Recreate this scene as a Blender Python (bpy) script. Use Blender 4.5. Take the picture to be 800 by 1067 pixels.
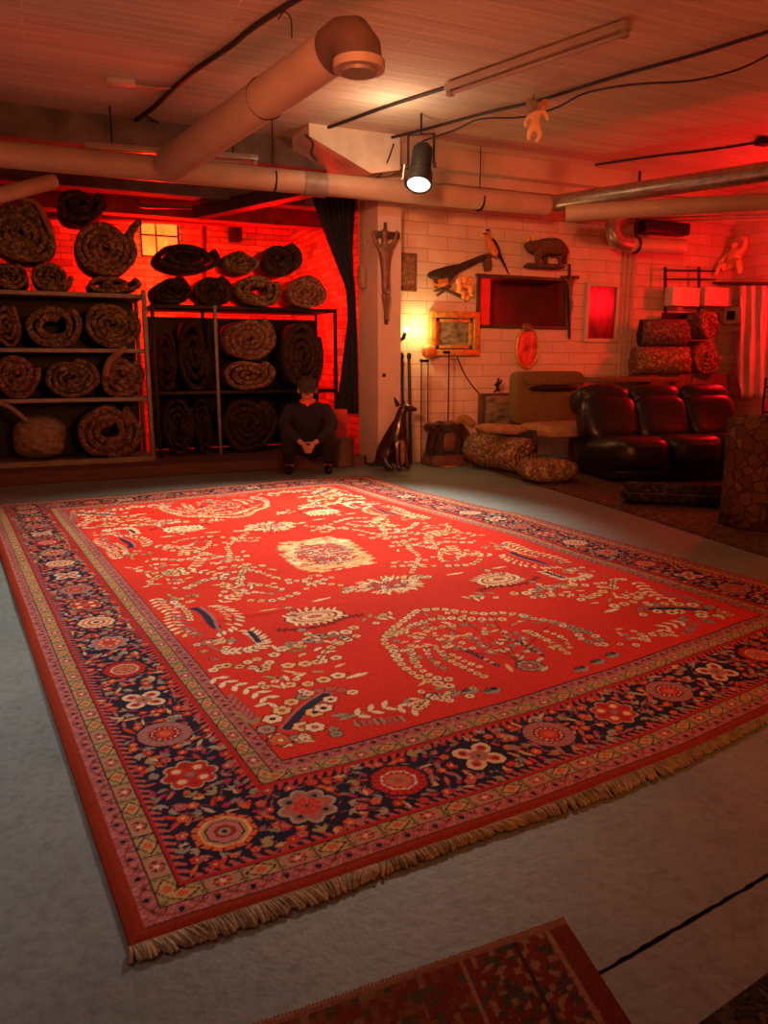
import bpy, bmesh, math, random
import numpy as np
from mathutils import Vector, Matrix, Euler
from math import pi, sin, cos, radians as R
random.seed(7); rng = np.random.default_rng(7)
for o in list(bpy.data.objects): bpy.data.objects.remove(o)
SC = bpy.context.scene; COL = SC.collection

# ------------------------------------------------------------ camera
F, H = 793.0, 1.1
PITCH = math.atan(156.5/F); YAW = R(24.2)
cd = bpy.data.cameras.new('camera'); cam = bpy.data.objects.new('camera', cd); COL.objects.link(cam)
cd.sensor_fit = 'HORIZONTAL'; cd.sensor_width = 36; cd.lens = 36*F/800; cd.clip_start = .05
cam.location = (0, 0, H); cam.rotation_euler = (pi/2-PITCH, 0, -YAW); SC.camera = cam
# ------------------------------------------------------------ world and exposure
w = bpy.data.worlds.new('world'); SC.world = w; w.use_nodes = True
w.node_tree.nodes['Background'].inputs[0].default_value = (.9, .35, .2, 1)
w.node_tree.nodes['Background'].inputs[1].default_value = .02
SC.view_settings.view_transform = 'Standard'; SC.view_settings.look = 'None'
SC.view_settings.gamma = 1; SC.view_settings.use_curve_mapping = False
SC.view_settings.exposure = 0.0
# ------------------------------------------------------------ lights
def light(kind, name, loc, power, col, size=.1, aim=None, **k):
    d = bpy.data.lights.new(name, kind); d.energy = power; d.color = col
    if kind == 'AREA': d.shape = 'DISK'; d.size = size
    else: d.shadow_soft_size = size
    for a, b in k.items(): setattr(d, a, b)
    o = bpy.data.objects.new(name, d); COL.objects.link(o); o.location = loc
    if aim is not None: o.rotation_euler = (Vector(aim)-Vector(loc)).to_track_quat('-Z', 'Y').to_euler()
    return o
SPOT = Vector((3.24, 6.42, 2.78)); AIM = Vector((1.50, 4.90, 0))
SB = (AIM-SPOT).normalized(); SD = (Vector((2.35, 5.30, 0))-SPOT).normalized()
light('SPOT', 'stage_spot_beam', SPOT+SD*.22, 1040, (1, .84, .66), .07, AIM, spot_size=R(78), spot_blend=1.0)
light('POINT', 'stage_spot_spill', SPOT+Vector((-.40, -.24, .10)), 13, (1, .66, .38), .04)
light('POINT', 'wall_bulb_light', (3.80, 7.42, 1.46), 11, (1, .66, .22), .03)
light('AREA', 'cool_floor_fill_left', (-2.0, 2.7, 2.9), 15, (.80, .93, 1), .8, (-1.5, 3.0, 0), spread=R(84))  # added cool fill to brighten the left floor
light('AREA', 'warm_ceiling_fill', (1.4, -.9, 1.9), 54, (1, .24, .04), 1.0, (2.4, 4.6, 3.3), spread=R(130))  # added warm fill behind the camera, evens out the ceiling
light('AREA', 'wall_wash_fill', (-1.6, -.6, 2.5), 21, (1, .26, .10), .6, (4.3, 7.6, 1.7), spread=R(32))  # added fill from behind the camera for back wall and pillar
light('POINT', 'orange_fill_right', (6.2, 3.4, 2.2), 8, (1, .12, .03), .25)  # added orange fill, reddens the right part of the wall
light('POINT', 'red_lamp_right_wall', (7.6, 5.9, 1.95), 110, (1, .004, .010), .12)
light('POINT', 'red_sofa_rim', (6.45, 4.4, 1.2), 10, (1, .006, .004), .1)  # added red light for the rims along the sofa cushions
light('POINT', 'red_lamp_storage', (1.55, 10.6, 2.3), 250, (1, .002, .001), .1)
light('POINT', 'red_lamp_storage_right', (3.1, 10.3, 1.9), 150, (1, .002, .001), .12)
light('POINT', 'amber_lamp_storage', (1.52, 11.1, 2.02), 5, (1, .35, .05), .1)
light('POINT', 'shelf_fill', (-.9, 4.6, 2.5), 4, (1, .45, .28), .2)  # added unseen fill on the shelf fronts

# ------------------------------------------------------------ pixel helpers (reading measured places off the survey photo)
_c, _s = cos(PITCH), sin(PITCH)
_e1 = Vector((cos(YAW), sin(YAW))); _e2 = Vector((-sin(YAW), cos(YAW)))
def ray(x, y):
    u, v = (x-400)/F, (y-533.5)/F
    d = Vector((u, _c-v*_s)); return Vector((d.dot(_e1), d.dot(_e2), -_s-v*_c))
def PZ(x, y, z=0.): d = ray(x, y); return d*((z-H)/d.z)+Vector((0, 0, H))
def PY(x, y, Y): d = ray(x, y); return d*(Y/d.y)+Vector((0, 0, H))
def PX(x, y, X): d = ray(x, y); return d*(X/d.x)+Vector((0, 0, H))
def mpp(P): # metres per pixel at P
    q = Vector((P[0], P[1])); fw = q.dot(Vector((sin(YAW), cos(YAW))))*_c-(P[2]-H)*_s
    return fw/F

# ------------------------------------------------------------ materials
def srgb(r, g, b): return tuple(((c/255)/12.92 if c/255 <= .04045 else ((c/255+.055)/1.055)**2.4) for c in (r, g, b))
def nt(name):
    m = bpy.data.materials.new(name); m.use_nodes = True
    return m, m.node_tree.nodes, m.node_tree.links, m.node_tree.nodes['Principled BSDF']
def mat(name, c1, c2=None, scale=8, rough=.7, metal=0, bump=0, bscale=None, stretch=(1, 1, 1), emit=0, detail=6, coat=0, spec=None):
    m, N, L, b = nt(name); b.inputs['Roughness'].default_value = rough; b.inputs['Metallic'].default_value = metal
    if spec is not None: b.inputs['Specular IOR Level'].default_value = spec
    if coat: b.inputs['Coat Weight'].default_value = coat
    tc = N.new('ShaderNodeTexCoord'); mp = N.new('ShaderNodeMapping'); mp.inputs['Scale'].default_value = stretch
    L.new(tc.outputs['Object'], mp.inputs[0])
    n = N.new('ShaderNodeTexNoise'); n.inputs['Scale'].default_value = scale; n.inputs['Detail'].default_value = detail
    L.new(mp.outputs[0], n.inputs[0])
    cr = N.new('ShaderNodeValToRGB'); c2 = c2 or tuple(x*.8 for x in c1)
    cr.color_ramp.elements[0].position = .32; cr.color_ramp.elements[1].position = .68
    cr.color_ramp.elements[0].color = (*c2, 1); cr.color_ramp.elements[1].color = (*c1, 1)
    L.new(n.outputs[0], cr.inputs[0]); L.new(cr.outputs[0], b.inputs['Base Color'])
    if emit:
        L.new(cr.outputs[0], b.inputs['Emission Color']); b.inputs['Emission Strength'].default_value = emit
    if bump:
        n2 = N.new('ShaderNodeTexNoise'); n2.inputs['Scale'].default_value = bscale or scale*3; n2.inputs['Detail'].default_value = 8
        L.new(mp.outputs[0], n2.inputs[0]); bp = N.new('ShaderNodeBump'); bp.inputs['Strength'].default_value = bump
        bp.inputs['Distance'].default_value = .02
        L.new(n2.outputs[0], bp.inputs['Height']); L.new(bp.outputs[0], b.inputs['Normal'])
    return m
def woven(name, cols, scale=18, rough=.95, stretch=(1, 1, 1)):
    """oriental textile: cells of dyed wool with dark outlines"""
    m, N, L, b = nt(name); b.inputs['Roughness'].default_value = rough; b.inputs['Specular IOR Level'].default_value = .15
    tc = N.new('ShaderNodeTexCoord'); mp = N.new('ShaderNodeMapping'); mp.inputs['Scale'].default_value = stretch
    L.new(tc.outputs['Object'], mp.inputs[0])
    nz = N.new('ShaderNodeTexNoise'); nz.inputs['Scale'].default_value = scale*.7
    L.new(mp.outputs[0], nz.inputs[0])
    ad = N.new('ShaderNodeMixRGB'); ad.blend_type = 'ADD'; ad.inputs[0].default_value = .06
    L.new(mp.outputs[0], ad.inputs[1]); L.new(nz.outputs['Color'], ad.inputs[2])
    v = N.new('ShaderNodeTexVoronoi'); v.inputs['Scale'].default_value = scale; L.new(ad.outputs[0], v.inputs['Vector'])
    scale = scale
    sp = N.new('ShaderNodeSeparateColor'); L.new(v.outputs['Color'], sp.inputs[0])
    cr = N.new('ShaderNodeValToRGB'); cr.color_ramp.interpolation = 'CONSTANT'
    while len(cr.color_ramp.elements) < len(cols): cr.color_ramp.elements.new(.5)
    for i, c in enumerate(cols):
        cr.color_ramp.elements[i].position = i/len(cols); cr.color_ramp.elements[i].color = (*c, 1)
    L.new(sp.outputs[0], cr.inputs[0])
    v2 = N.new('ShaderNodeTexVoronoi'); v2.feature = 'DISTANCE_TO_EDGE'; v2.inputs['Scale'].default_value = scale
    L.new(ad.outputs[0], v2.inputs['Vector'])
    c2 = N.new('ShaderNodeValToRGB'); c2.color_ramp.elements[0].position = .03; c2.color_ramp.elements[1].position = .09
    L.new(v2.outputs[0], c2.inputs[0])
    mx = N.new('ShaderNodeMixRGB'); mx.inputs[1].default_value = (*[x*.45 for x in cols[0]], 1)
    L.new(c2.outputs[0], mx.inputs[0]); L.new(cr.outputs[0], mx.inputs[2]); L.new(mx.outputs[0], b.inputs['Base Color'])
    bp = N.new('ShaderNodeBump'); bp.inputs['Strength'].default_value = .5; bp.inputs['Distance'].default_value = .01
    n3 = N.new('ShaderNodeTexNoise'); n3.inputs['Scale'].default_value = 90; L.new(tc.outputs['Object'], n3.inputs[0])
    L.new(n3.outputs[0], bp.inputs['Height']); L.new(bp.outputs[0], b.inputs['Normal'])
    return m
def brickmat(name, c1, c2, mortar, w=.48, h=.135, bump=.6, rough=.75):
    m, N, L, b = nt(name); b.inputs['Roughness'].default_value = rough
    tc = N.new('ShaderNodeTexCoord'); sp = N.new('ShaderNodeSeparateXYZ'); L.new(tc.outputs['Object'], sp.inputs[0])
    ad = N.new('ShaderNodeMath'); ad.operation = 'ADD'; L.new(sp.outputs[0], ad.inputs[0]); L.new(sp.outputs[1], ad.inputs[1])
    cb = N.new('ShaderNodeCombineXYZ'); L.new(ad.outputs[0], cb.inputs[0]); L.new(sp.outputs[2], cb.inputs[1])
    nz = N.new('ShaderNodeTexNoise'); nz.inputs['Scale'].default_value = 3; L.new(tc.outputs['Object'], nz.inputs[0])
    av = N.new('ShaderNodeMixRGB'); av.blend_type = 'ADD'; av.inputs[0].default_value = .02
    L.new(cb.outputs[0], av.inputs[1]); L.new(nz.outputs['Color'], av.inputs[2])
    bk = N.new('ShaderNodeTexBrick'); bk.inputs['Scale'].default_value = 1; bk.inputs['Brick Width'].default_value = w
    bk.inputs['Row Height'].default_value = h; bk.inputs['Mortar Size'].default_value = .005; bk.inputs['Mortar Smooth'].default_value = .4
    bk.inputs['Color1'].default_value = (*c1, 1); bk.inputs['Color2'].default_value = (*c2, 1); bk.inputs['Mortar'].default_value = (*mortar, 1)
    L.new(av.outputs[0], bk.inputs[0])
    n4 = N.new('ShaderNodeTexNoise'); n4.inputs['Scale'].default_value = 5; n4.inputs['Detail'].default_value = 8; L.new(tc.outputs['Object'], n4.inputs[0])
    cr = N.new('ShaderNodeValToRGB'); cr.color_ramp.elements[0].position = .3; cr.color_ramp.elements[0].color = (.88, .86, .83, 1)
    cr.color_ramp.elements[1].position = .6; L.new(n4.outputs[0], cr.inputs[0])
    mu = N.new('ShaderNodeMixRGB'); mu.blend_type = 'MULTIPLY'; mu.inputs[0].default_value = 1
    L.new(bk.outputs[0], mu.inputs[1]); L.new(cr.outputs[0], mu.inputs[2]); L.new(mu.outputs[0], b.inputs['Base Color'])
    iv = N.new('ShaderNodeMath'); iv.operation = 'SUBTRACT'; iv.inputs[0].default_value = 1; L.new(bk.outputs['Fac'], iv.inputs[1])
    n5 = N.new('ShaderNodeTexNoise'); n5.inputs['Scale'].default_value = 30; L.new(tc.outputs['Object'], n5.inputs[0])
    a2 = N.new('ShaderNodeMath'); a2.operation = 'MULTIPLY_ADD'; a2.inputs[1].default_value = .5; L.new(n5.outputs[0], a2.inputs[0]); L.new(iv.outputs[0], a2.inputs[2])
    bp = N.new('ShaderNodeBump'); bp.inputs['Strength'].default_value = bump; bp.inputs['Distance'].default_value = .01
    L.new(a2.outputs[0], bp.inputs['Height']); L.new(bp.outputs[0], b.inputs['Normal'])
    return m
def floormat():
    m, N, L, b = nt('painted_concrete'); b.inputs['Roughness'].default_value = .62
    tc = N.new('ShaderNodeTexCoord')
    n = N.new('ShaderNodeTexNoise'); n.inputs['Scale'].default_value = 1.6; n.inputs['Detail'].default_value = 10; n.inputs['Roughness'].default_value = .65
    L.new(tc.outputs['Object'], n.inputs[0])
    cr = N.new('ShaderNodeValToRGB'); cr.color_ramp.elements[0].position = .3; cr.color_ramp.elements[1].position = .72
    cr.color_ramp.elements[0].color = (.13, .19, .19, 1); cr.color_ramp.elements[1].color = (.215, .285, .28, 1)
    L.new(n.outputs[0], cr.inputs[0])
    n2 = N.new('ShaderNodeTexNoise'); n2.inputs['Scale'].default_value = 45; n2.inputs['Detail'].default_value = 6; L.new(tc.outputs['Object'], n2.inputs[0])
    c2 = N.new('ShaderNodeValToRGB'); c2.color_ramp.elements[0].position = .25; c2.color_ramp.elements[0].color = (.6, .6, .6, 1)
    c2.color_ramp.elements[1].position = .55; L.new(n2.outputs[0], c2.inputs[0])
    mu = N.new('ShaderNodeMixRGB'); mu.blend_type = 'MULTIPLY'; mu.inputs[0].default_value = .8
    L.new(cr.outputs[0], mu.inputs[1]); L.new(c2.outputs[0], mu.inputs[2])
    v = N.new('ShaderNodeTexVoronoi'); v.inputs['Scale'].default_value = 16; L.new(tc.outputs['Object'], v.inputs[0])
    c3 = N.new('ShaderNodeValToRGB'); c3.color_ramp.elements[0].position = .02; c3.color_ramp.elements[0].color = (1, 1, 1, 1)
    c3.color_ramp.elements[1].position = .055; c3.color_ramp.elements[1].color = (0, 0, 0, 1); L.new(v.outputs[0], c3.inputs[0])
    mx = N.new('ShaderNodeMixRGB'); mx.inputs[2].default_value = (.40, .33, .25, 1); L.new(c3.outputs[0], mx.inputs[0]); L.new(mu.outputs[0], mx.inputs[1])
    L.new(mx.outputs[0], b.inputs['Base Color'])
    bp = N.new('ShaderNodeBump'); bp.inputs['Strength'].default_value = .25; bp.inputs['Distance'].default_value = .01
    L.new(n2.outputs[0], bp.inputs['Height']); L.new(bp.outputs[0], b.inputs['Normal'])
    return m
def ceilmat():
    m, N, L, b = nt('board_marked_concrete'); b.inputs['Roughness'].default_value = .85
    tc = N.new('ShaderNodeTexCoord'); mp = N.new('ShaderNodeMapping'); mp.inputs['Scale'].default_value = (.8, 14, 1); L.new(tc.outputs['Object'], mp.inputs[0])
    n = N.new('ShaderNodeTexNoise'); n.inputs['Scale'].default_value = 1.5; n.inputs['Detail'].default_value = 7; L.new(mp.outputs[0], n.inputs[0])
    cr = N.new('ShaderNodeValToRGB'); cr.color_ramp.elements[0].position = .33; cr.color_ramp.elements[1].position = .6
    cr.color_ramp.elements[0].color = (.56, .44, .35, 1); cr.color_ramp.elements[1].color = (.66, .55, .45, 1)
    L.new(n.outputs[0], cr.inputs[0])
    bk = N.new('ShaderNodeTexBrick'); bk.inputs['Scale'].default_value = 1; bk.inputs['Brick Width'].default_value = 2.4; bk.inputs['Row Height'].default_value = .115
    bk.inputs['Mortar Size'].default_value = .004; bk.inputs['Color1'].default_value = (1, 1, 1, 1); bk.inputs['Color2'].default_value = (.82, .82, .82, 1)
    bk.inputs['Mortar'].default_value = (1.25, 1.25, 1.25, 1)
    L.new(tc.outputs['Object'], bk.inputs[0])
    mu = N.new('ShaderNodeMixRGB'); mu.blend_type = 'MULTIPLY'; mu.inputs[0].default_value = .75; L.new(cr.outputs[0], mu.inputs[1]); L.new(bk.outputs[0], mu.inputs[2])
    L.new(mu.outputs[0], b.inputs['Base Color'])
    bp = N.new('ShaderNodeBump'); bp.inputs['Strength'].default_value = .5; bp.inputs['Distance'].default_value = .015
    L.new(n.outputs[0], bp.inputs['Height']); L.new(bp.outputs[0], b.inputs['Normal'])
    return m
M_floor = floormat(); M_ceil = ceilmat()
M_wall = brickmat('white_painted_brick', (.62, .49, .39), (.55, .43, .34), (.36, .26, .20))
M_redbrick = brickmat('rough_storage_brick', (.55, .5, .45), (.20, .16, .15), (.08, .07, .06), w=.27, h=.085, bump=1)
M_plaster = mat('white_plaster', (.58, .46, .38), (.50, .39, .32), 4, .8, bump=.2)
M_pipe = mat('painted_pipe', (.50, .36, .27), (.42, .30, .22), 5, .5, bump=.05)
M_collar = mat('grey_pipe_collar', (.30, .24, .21), (.22, .18, .15), 12, .5, metal=.2)
M_rubber = mat('dark_pipe_elbow', (.16, .09, .07), (.1, .06, .05), 6, .45)
M_galv = mat('galvanised_duct', (.55, .50, .42), (.38, .34, .28), 10, .35, metal=.85)
M_steel = mat('grey_shelf_steel', (.34, .32, .31), (.22, .20, .20), 9, .5, metal=.3)
M_black = mat('black_iron', (.022, .02, .02), (.012, .011, .011), 20, .45, metal=.5)
M_cable = mat('dark_cable', (.03, .02, .018), None, 20, .6)
M_navy = mat('navy_curtain_cloth', (.012, .014, .03), (.007, .008, .018), 30, .95, bump=.2)
M_cloth = mat('dark_jacket_cloth', (.017, .014, .03), (.01, .009, .018), 40, .95, bump=.3)
M_trous = mat('dark_trouser_cloth', (.014, .013, .018), None, 40, .95)
M_cap = mat('brown_cap_cloth', (.035, .028, .024), None, 40, .9)
M_skin = mat('skin', (.55, .25, .17), (.48, .2, .14), 20, .5)
M_scarf = mat('orange_scarf', (.75, .13, .06), (.6, .09, .04), 20, .9)
M_leather = mat('black_leather', (.012, .012, .011), (.007, .007, .007), 9, .36, bump=.25, bscale=14)
M_gold = mat('gilded_wood', (.75, .42, .10), (.45, .22, .05), 25, .35, metal=.6, bump=.4, bscale=60)
M_wood = mat('dark_wood', (.07, .04, .025), (.035, .02, .013), 6, .5, stretch=(1, 1, 8), bump=.1)
M_brownwood = mat('brown_wood', (.17, .095, .05), (.10, .055, .03), 5, .55, stretch=(6, 1, 1))
M_bronze = mat('brown_carving', (.20, .09, .055), (.10, .045, .03), 14, .45, bump=.3)
M_curb = mat('reddish_wood_curb', (.16, .07, .055), (.10, .05, .04), 3, .7, stretch=(1, 6, 6))
M_brownfab = mat('brown_upholstery', (.15, .10, .03), (.10, .065, .02), 30, .9, bump=.3, bscale=80)
M_tan = mat('tan_cloth', (.38, .22, .10), (.26, .14, .06), 14, .9, bump=.4)
M_fur = mat('pale_fleece', (.42, .34, .22), (.22, .16, .10), 22, .98, bump=1, bscale=45)
M_white = mat('white_plastic', (.62, .55, .50), (.52, .46, .42), 6, .5)
M_redcloth = mat('red_cloth', (.60, .05, .04), (.4, .03, .03), 10, .8)  # plain red base colour, no emission
M_cord = mat('hemp_cord', (.35, .24, .15), (.2, .13, .08), 30, .95, bump=.4)
M_tassel = mat('fringe_wool', (.40, .33, .19), (.18, .14, .08), 35, .95, bump=.3)
M_glossdog = mat('glazed_dark_statue', (.05, .02, .016), (.025, .012, .01), 10, .22, coat=.3)
M_dogbelly = mat('pale_chest_paint', (.34, .20, .16), (.2, .1, .08), 12, .4)
M_lampbody = mat('black_lamp_housing', (.03, .027, .025), (.015, .014, .013), 15, .4, metal=.3)
M_reflector = mat('white_lens_glow', (1, .93, .85), None, 3, .4, emit=2.2)
M_bulb = mat('yellow_bulb_glow', (1, .75, .25), (1, .7, .2), 3, .4, emit=9)
M_doll = mat('doll_plaster', (.80, .48, .28), (.65, .35, .18), 8, .5)
M_hair = mat('grey_doll_hair', (.25, .19, .13), (.15, .1, .07), 20, .9, bump=.6)
M_furbrown = mat('brown_animal_fur', (.15, .075, .03), (.06, .03, .015), 30, .9, bump=.8, bscale=90)
M_furdark = mat('dark_animal_fur', (.05, .03, .018), (.025, .015, .01), 30, .9, bump=.8, bscale=90)
M_orange = mat('orange_feathers', (.70, .26, .05), (.42, .13, .03), 26, .8, bump=.5)
M_flower = mat('dried_flowers', (.85, .48, .14), (.6, .22, .05), 18, .8)
M_branch = mat('bark', (.13, .08, .04), (.06, .04, .02), 20, .9, bump=.8)
M_tube = mat('fluorescent_tube', (.36, .29, .26), None, 4, .3)
RUGC = [
 woven('rug_rose_olive', [(.16, .08, .055), (.30, .19, .10), (.32, .13, .10), (.2, .14, .07), (.36, .26, .16)], 48),
 woven('rug_brown_gold', [(.14, .09, .05), (.36, .22, .09), (.24, .11, .07), (.42, .30, .16), (.18, .14, .09)], 40),
 woven('rug_dark_plum', [(.12, .05, .06), (.22, .10, .10), (.18, .12, .09), (.30, .20, .15), (.09, .05, .07)], 52),
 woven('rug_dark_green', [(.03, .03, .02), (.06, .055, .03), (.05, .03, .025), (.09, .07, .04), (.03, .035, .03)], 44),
 woven('rug_orange_red', [(.16, .05, .025), (.28, .10, .04), (.12, .06, .04), (.25, .17, .09), (.20, .06, .03)], 44)]
M_edge = woven('rug_backing_tan', [(.34, .20, .13), (.16, .07, .06), (.26, .15, .08), (.09, .05, .04), (.20, .10, .08), (.38, .26, .17)], 42)
M_edge2 = woven('rug_backing_olive', [(.28, .20, .09), (.12, .08, .04), (.22, .15, .08), (.07, .05, .03), (.34, .26, .14)], 42)
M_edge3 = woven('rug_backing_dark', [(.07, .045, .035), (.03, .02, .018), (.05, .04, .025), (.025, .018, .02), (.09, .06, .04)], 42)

M_floorrug = woven('rug_floor_brown', [(.10, .06, .035), (.16, .09, .05), (.12, .05, .035), (.20, .13, .08), (.08, .05, .03)], 46)
# ------------------------------------------------------------ mesh helpers
class MB:
    def __init__(s): s.bm = bmesh.new(); s.n = 0
    def _mark(s, vs, mi):
        for f in {f for v in vs for f in v.link_faces}: f.material_index = mi
    def box(s, c, d, rot=None, bev=0, mi=0):
        r = bmesh.ops.create_cube(s.bm, size=1); vs = r['verts']
        for v in vs: v.co = Vector((v.co.x*d[0], v.co.y*d[1], v.co.z*d[2]))
        if bev:
            rr = bmesh.ops.bevel(s.bm, geom=list({e for v in vs for e in v.link_edges}), offset=bev, segments=2, affect='EDGES', profile=.5)
            vs = list({v for f in rr['faces'] for v in f.verts} | {v for v in vs if v.is_valid})
        M = Matrix.Translation(Vector(c)) @ (Euler(rot).to_matrix().to_4x4() if rot is not None else Matrix())
        for v in vs: v.co = M @ v.co
        s._mark(vs, mi); return s
    def bar(s, a, b, wx, wy, bev=0, mi=0):
        a, b = Vector(a), Vector(b); q = (b-a).to_track_quat('Z', 'Y').to_euler()
        return s.box((a+b)/2, (wx, wy, (b-a).length), q, bev, mi)
    def tube(s, pts, r, seg=12, cap=True, mi=0, squash=1):
        pts = [Vector(p) for p in pts]; n = len(pts); rings = []
        rs = r if isinstance(r, (list, tuple)) else [r]*n
        up = None
        for i, p in enumerate(pts):
            t = (pts[min(i+1, n-1)]-pts[max(i-1, 0)]).normalized()
            if up is None: up = Vector((0, 0, 1)) if abs(t.z) < .9 else Vector((0, 1, 0))
            a = t.cross(up).normalized(); b_ = a.cross(t).normalized(); up = b_
            rings.append([s.bm.verts.new(p+a*cos(k*2*pi/seg)*rs[i]+b_*sin(k*2*pi/seg)*rs[i]*squash) for k in range(seg)])
        for i in range(n-1):
            for k in range(seg):
                f = s.bm.faces.new((rings[i][k], rings[i][(k+1) % seg], rings[i+1][(k+1) % seg], rings[i+1][k])); f.material_index = mi
        if cap:
            f = s.bm.faces.new(rings[0][::-1]); f.material_index = mi
            f = s.bm.faces.new(rings[-1]); f.material_index = mi
        return s
    def lathe(s, c, prof, seg=20, axis=None, mi=0):
        rings = []; M = Matrix() if axis is None else Vector(axis).to_track_quat('Z', 'Y').to_matrix().to_4x4()
        for r, z in prof:
            rings.append([s.bm.verts.new(Vector(c)+M @ Vector((max(r, 1e-4)*cos(k*2*pi/seg), max(r, 1e-4)*sin(k*2*pi/seg), z))) for k in range(seg)])
        for i in range(len(rings)-1):
            for k in range(seg):
                f = s.bm.faces.new((rings[i][k], rings[i][(k+1) % seg], rings[i+1][(k+1) % seg], rings[i+1][k])); f.material_index = mi
        return s
    def sup(s, c, d, rot=None, e=.45, e2=None, nu=28, nv=16, noise=0, mi=0, fn=None):
        """rounded cushion: superellipsoid with half sizes d"""
        e2 = e2 or e; sg = lambda v, p: math.copysign(abs(v)**p, v)
        M = Matrix.Translation(Vector(c)) @ (Euler(rot).to_matrix().to_4x4() if rot is not None else Matrix())
        rows = []; ph = random.random()*9
        for j in range(nv+1):
            la = -pi/2+pi*j/nv; row = []
            for i in range(nu):
                lo = 2*pi*i/nu
                p = Vector((d[0]*sg(cos(la), e)*sg(cos(lo), e2), d[1]*sg(cos(la), e)*sg(sin(lo), e2), d[2]*sg(sin(la), e)))
                if noise:
                    k = noise*(sin(lo*3+ph+la*2)*.5+sin(lo*5-ph*2+la*4)*.3+sin(la*7+ph)*.3); p = p*(1+k)
                if fn: p = fn(p)
                row.append(s.bm.verts.new(M @ p))
            rows.append(row)
        for j in range(nv):
            for i in range(nu):
                f = s.bm.faces.new((rows[j][i], rows[j][(i+1) % nu], rows[j+1][(i+1) % nu], rows[j+1][i])); f.material_index = mi
        return s
    def poly(s, pts, h, axis=(0, 0, 1), mi=0):
        vs = [s.bm.verts.new(Vector(p)) for p in pts]; v2 = [s.bm.verts.new(Vector(p)+Vector(axis)*h) for p in pts]
        n = len(vs); fs = [s.bm.faces.new(vs[::-1]), s.bm.faces.new(v2)]
        for i in range(n): fs.append(s.bm.faces.new((vs[i], vs[(i+1) % n], v2[(i+1) % n], v2[i])))
        for f in fs: f.material_index = mi
        return s
    def build(s, name, mats, parent=None, smooth=True, origin=None):
        bmesh.ops.remove_doubles(s.bm, verts=s.bm.verts, dist=1e-6)
        bmesh.ops.recalc_face_normals(s.bm, faces=s.bm.faces)
        me = bpy.data.meshes.new(name)
        if parent is None and origin is None:
            co = [v.co for v in s.bm.verts]
            origin = Vector(((min(c.x for c in co)+max(c.x for c in co))/2, (min(c.y for c in co)+max(c.y for c in co))/2, min(c.z for c in co)))
        if parent is not None: bmesh.ops.transform(s.bm, matrix=WM[parent.name].inverted(), verts=s.bm.verts)
        elif origin is not None: bmesh.ops.translate(s.bm, vec=-Vector(origin), verts=s.bm.verts)
        s.bm.to_mesh(me); s.bm.free()
        if smooth:
            me.polygons.foreach_set('use_smooth', [True]*len(me.polygons))
            try: me.set_sharp_from_angle(angle=R(40))
            except Exception: pass
        for m in (mats if isinstance(mats, (list, tuple)) else [mats]): me.materials.append(m)
        o = bpy.data.objects.new(name, me); COL.objects.link(o)
        if parent is not None: o.parent = parent; WM[o.name] = WM[parent.name].copy()
        else: o.location = origin; WM[o.name] = Matrix.Translation(Vector(origin))
        return o
WM = {}   # world matrices of things, so that parts can be written in world coordinates
def tag(o, label, cat, group=None, kind=None):
    if label: o['label'] = label
    if cat: o['category'] = cat
    if group: o['group'] = group
    if kind: o['kind'] = kind
    return o
def thing(name, loc, label, cat, group=None, rz=0):
    o = bpy.data.objects.new(name, None); COL.objects.link(o); o.empty_display_size = .05
    o.location = loc; o.rotation_euler = (0, 0, rz); WM[o.name] = Matrix.Translation(Vector(loc)) @ Matrix.Rotation(rz, 4, 'Z')
    return tag(o, label, cat, group)
def struct(mb, name, m, smooth=False):
    o = mb.build(name, m, smooth=smooth); o['kind'] = 'structure'; return o
def skin(name, chains, m, parent=None, sub=2, flip=None):
    """one continuous surface grown over a skeleton; chains of (x,y,z,r) in local coordinates of parent"""
    vs, rs, es, key = [], [], [], {}
    def add(p):
        k = (round(p[0], 4), round(p[1], 4), round(p[2], 4))
        if k not in key: key[k] = len(vs); vs.append(p[:3]); rs.append(p[3])
        return key[k]
    for ch in chains:
        ids = [add(p) for p in ch]
        es += [(a, b) for a, b in zip(ids, ids[1:]) if a != b]
    me = bpy.data.meshes.new(name); me.from_pydata(vs, es, [])
    me.materials.append(m)
    o = bpy.data.objects.new(name, me); COL.objects.link(o)
    sk = o.modifiers.new('skin', 'SKIN'); sk.use_smooth_shade = True; sk.branch_smoothing = .3
    for i, r_ in enumerate(rs):
        d = me.skin_vertices[0].data[i]; d.radius = (r_, r_); d.use_root = (i == 0)
    sb = o.modifiers.new('sub', 'SUBSURF'); sb.levels = sub; sb.render_levels = sub
    if parent is not None: o.parent = parent; WM[o.name] = WM[parent.name].copy()
    return o
def spline(pts, n=8):
    pts = [Vector(p) for p in pts]; out = []
    P = [pts[0]*2-pts[1]]+pts+[pts[-1]*2-pts[-2]]
    for i in range(1, len(P)-2):
        for k in range(n):
            t = k/n; a, b, c, d = P[i-1], P[i], P[i+1], P[i+2]
            out.append(.5*((2*b)+(c-a)*t+(2*a-5*b+4*c-d)*t*t+(3*b-a-3*c+d)*t**3))
    return out+[pts[-1]]

def attach(child, par):
    """make a finished piece a part of the thing it belongs to"""
    pm = Matrix.LocRotScale(par.location, par.rotation_euler, None); cm0 = Matrix.LocRotScale(child.location, child.rotation_euler, None)
    child.parent = par; child.matrix_parent_inverse = pm.inverted()
    return child
# ============================================================ SETTING
CZ = 3.23; WY = 7.6; RX = 8.4; BY = 11.6
struct(MB().box((2.5, 4.5, -.05), (12, 15, .1)), 'floor', M_floor)
struct(MB().box((2.5, 4.5, CZ+.1), (12, 15, .2)), 'ceiling', M_ceil)
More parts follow.
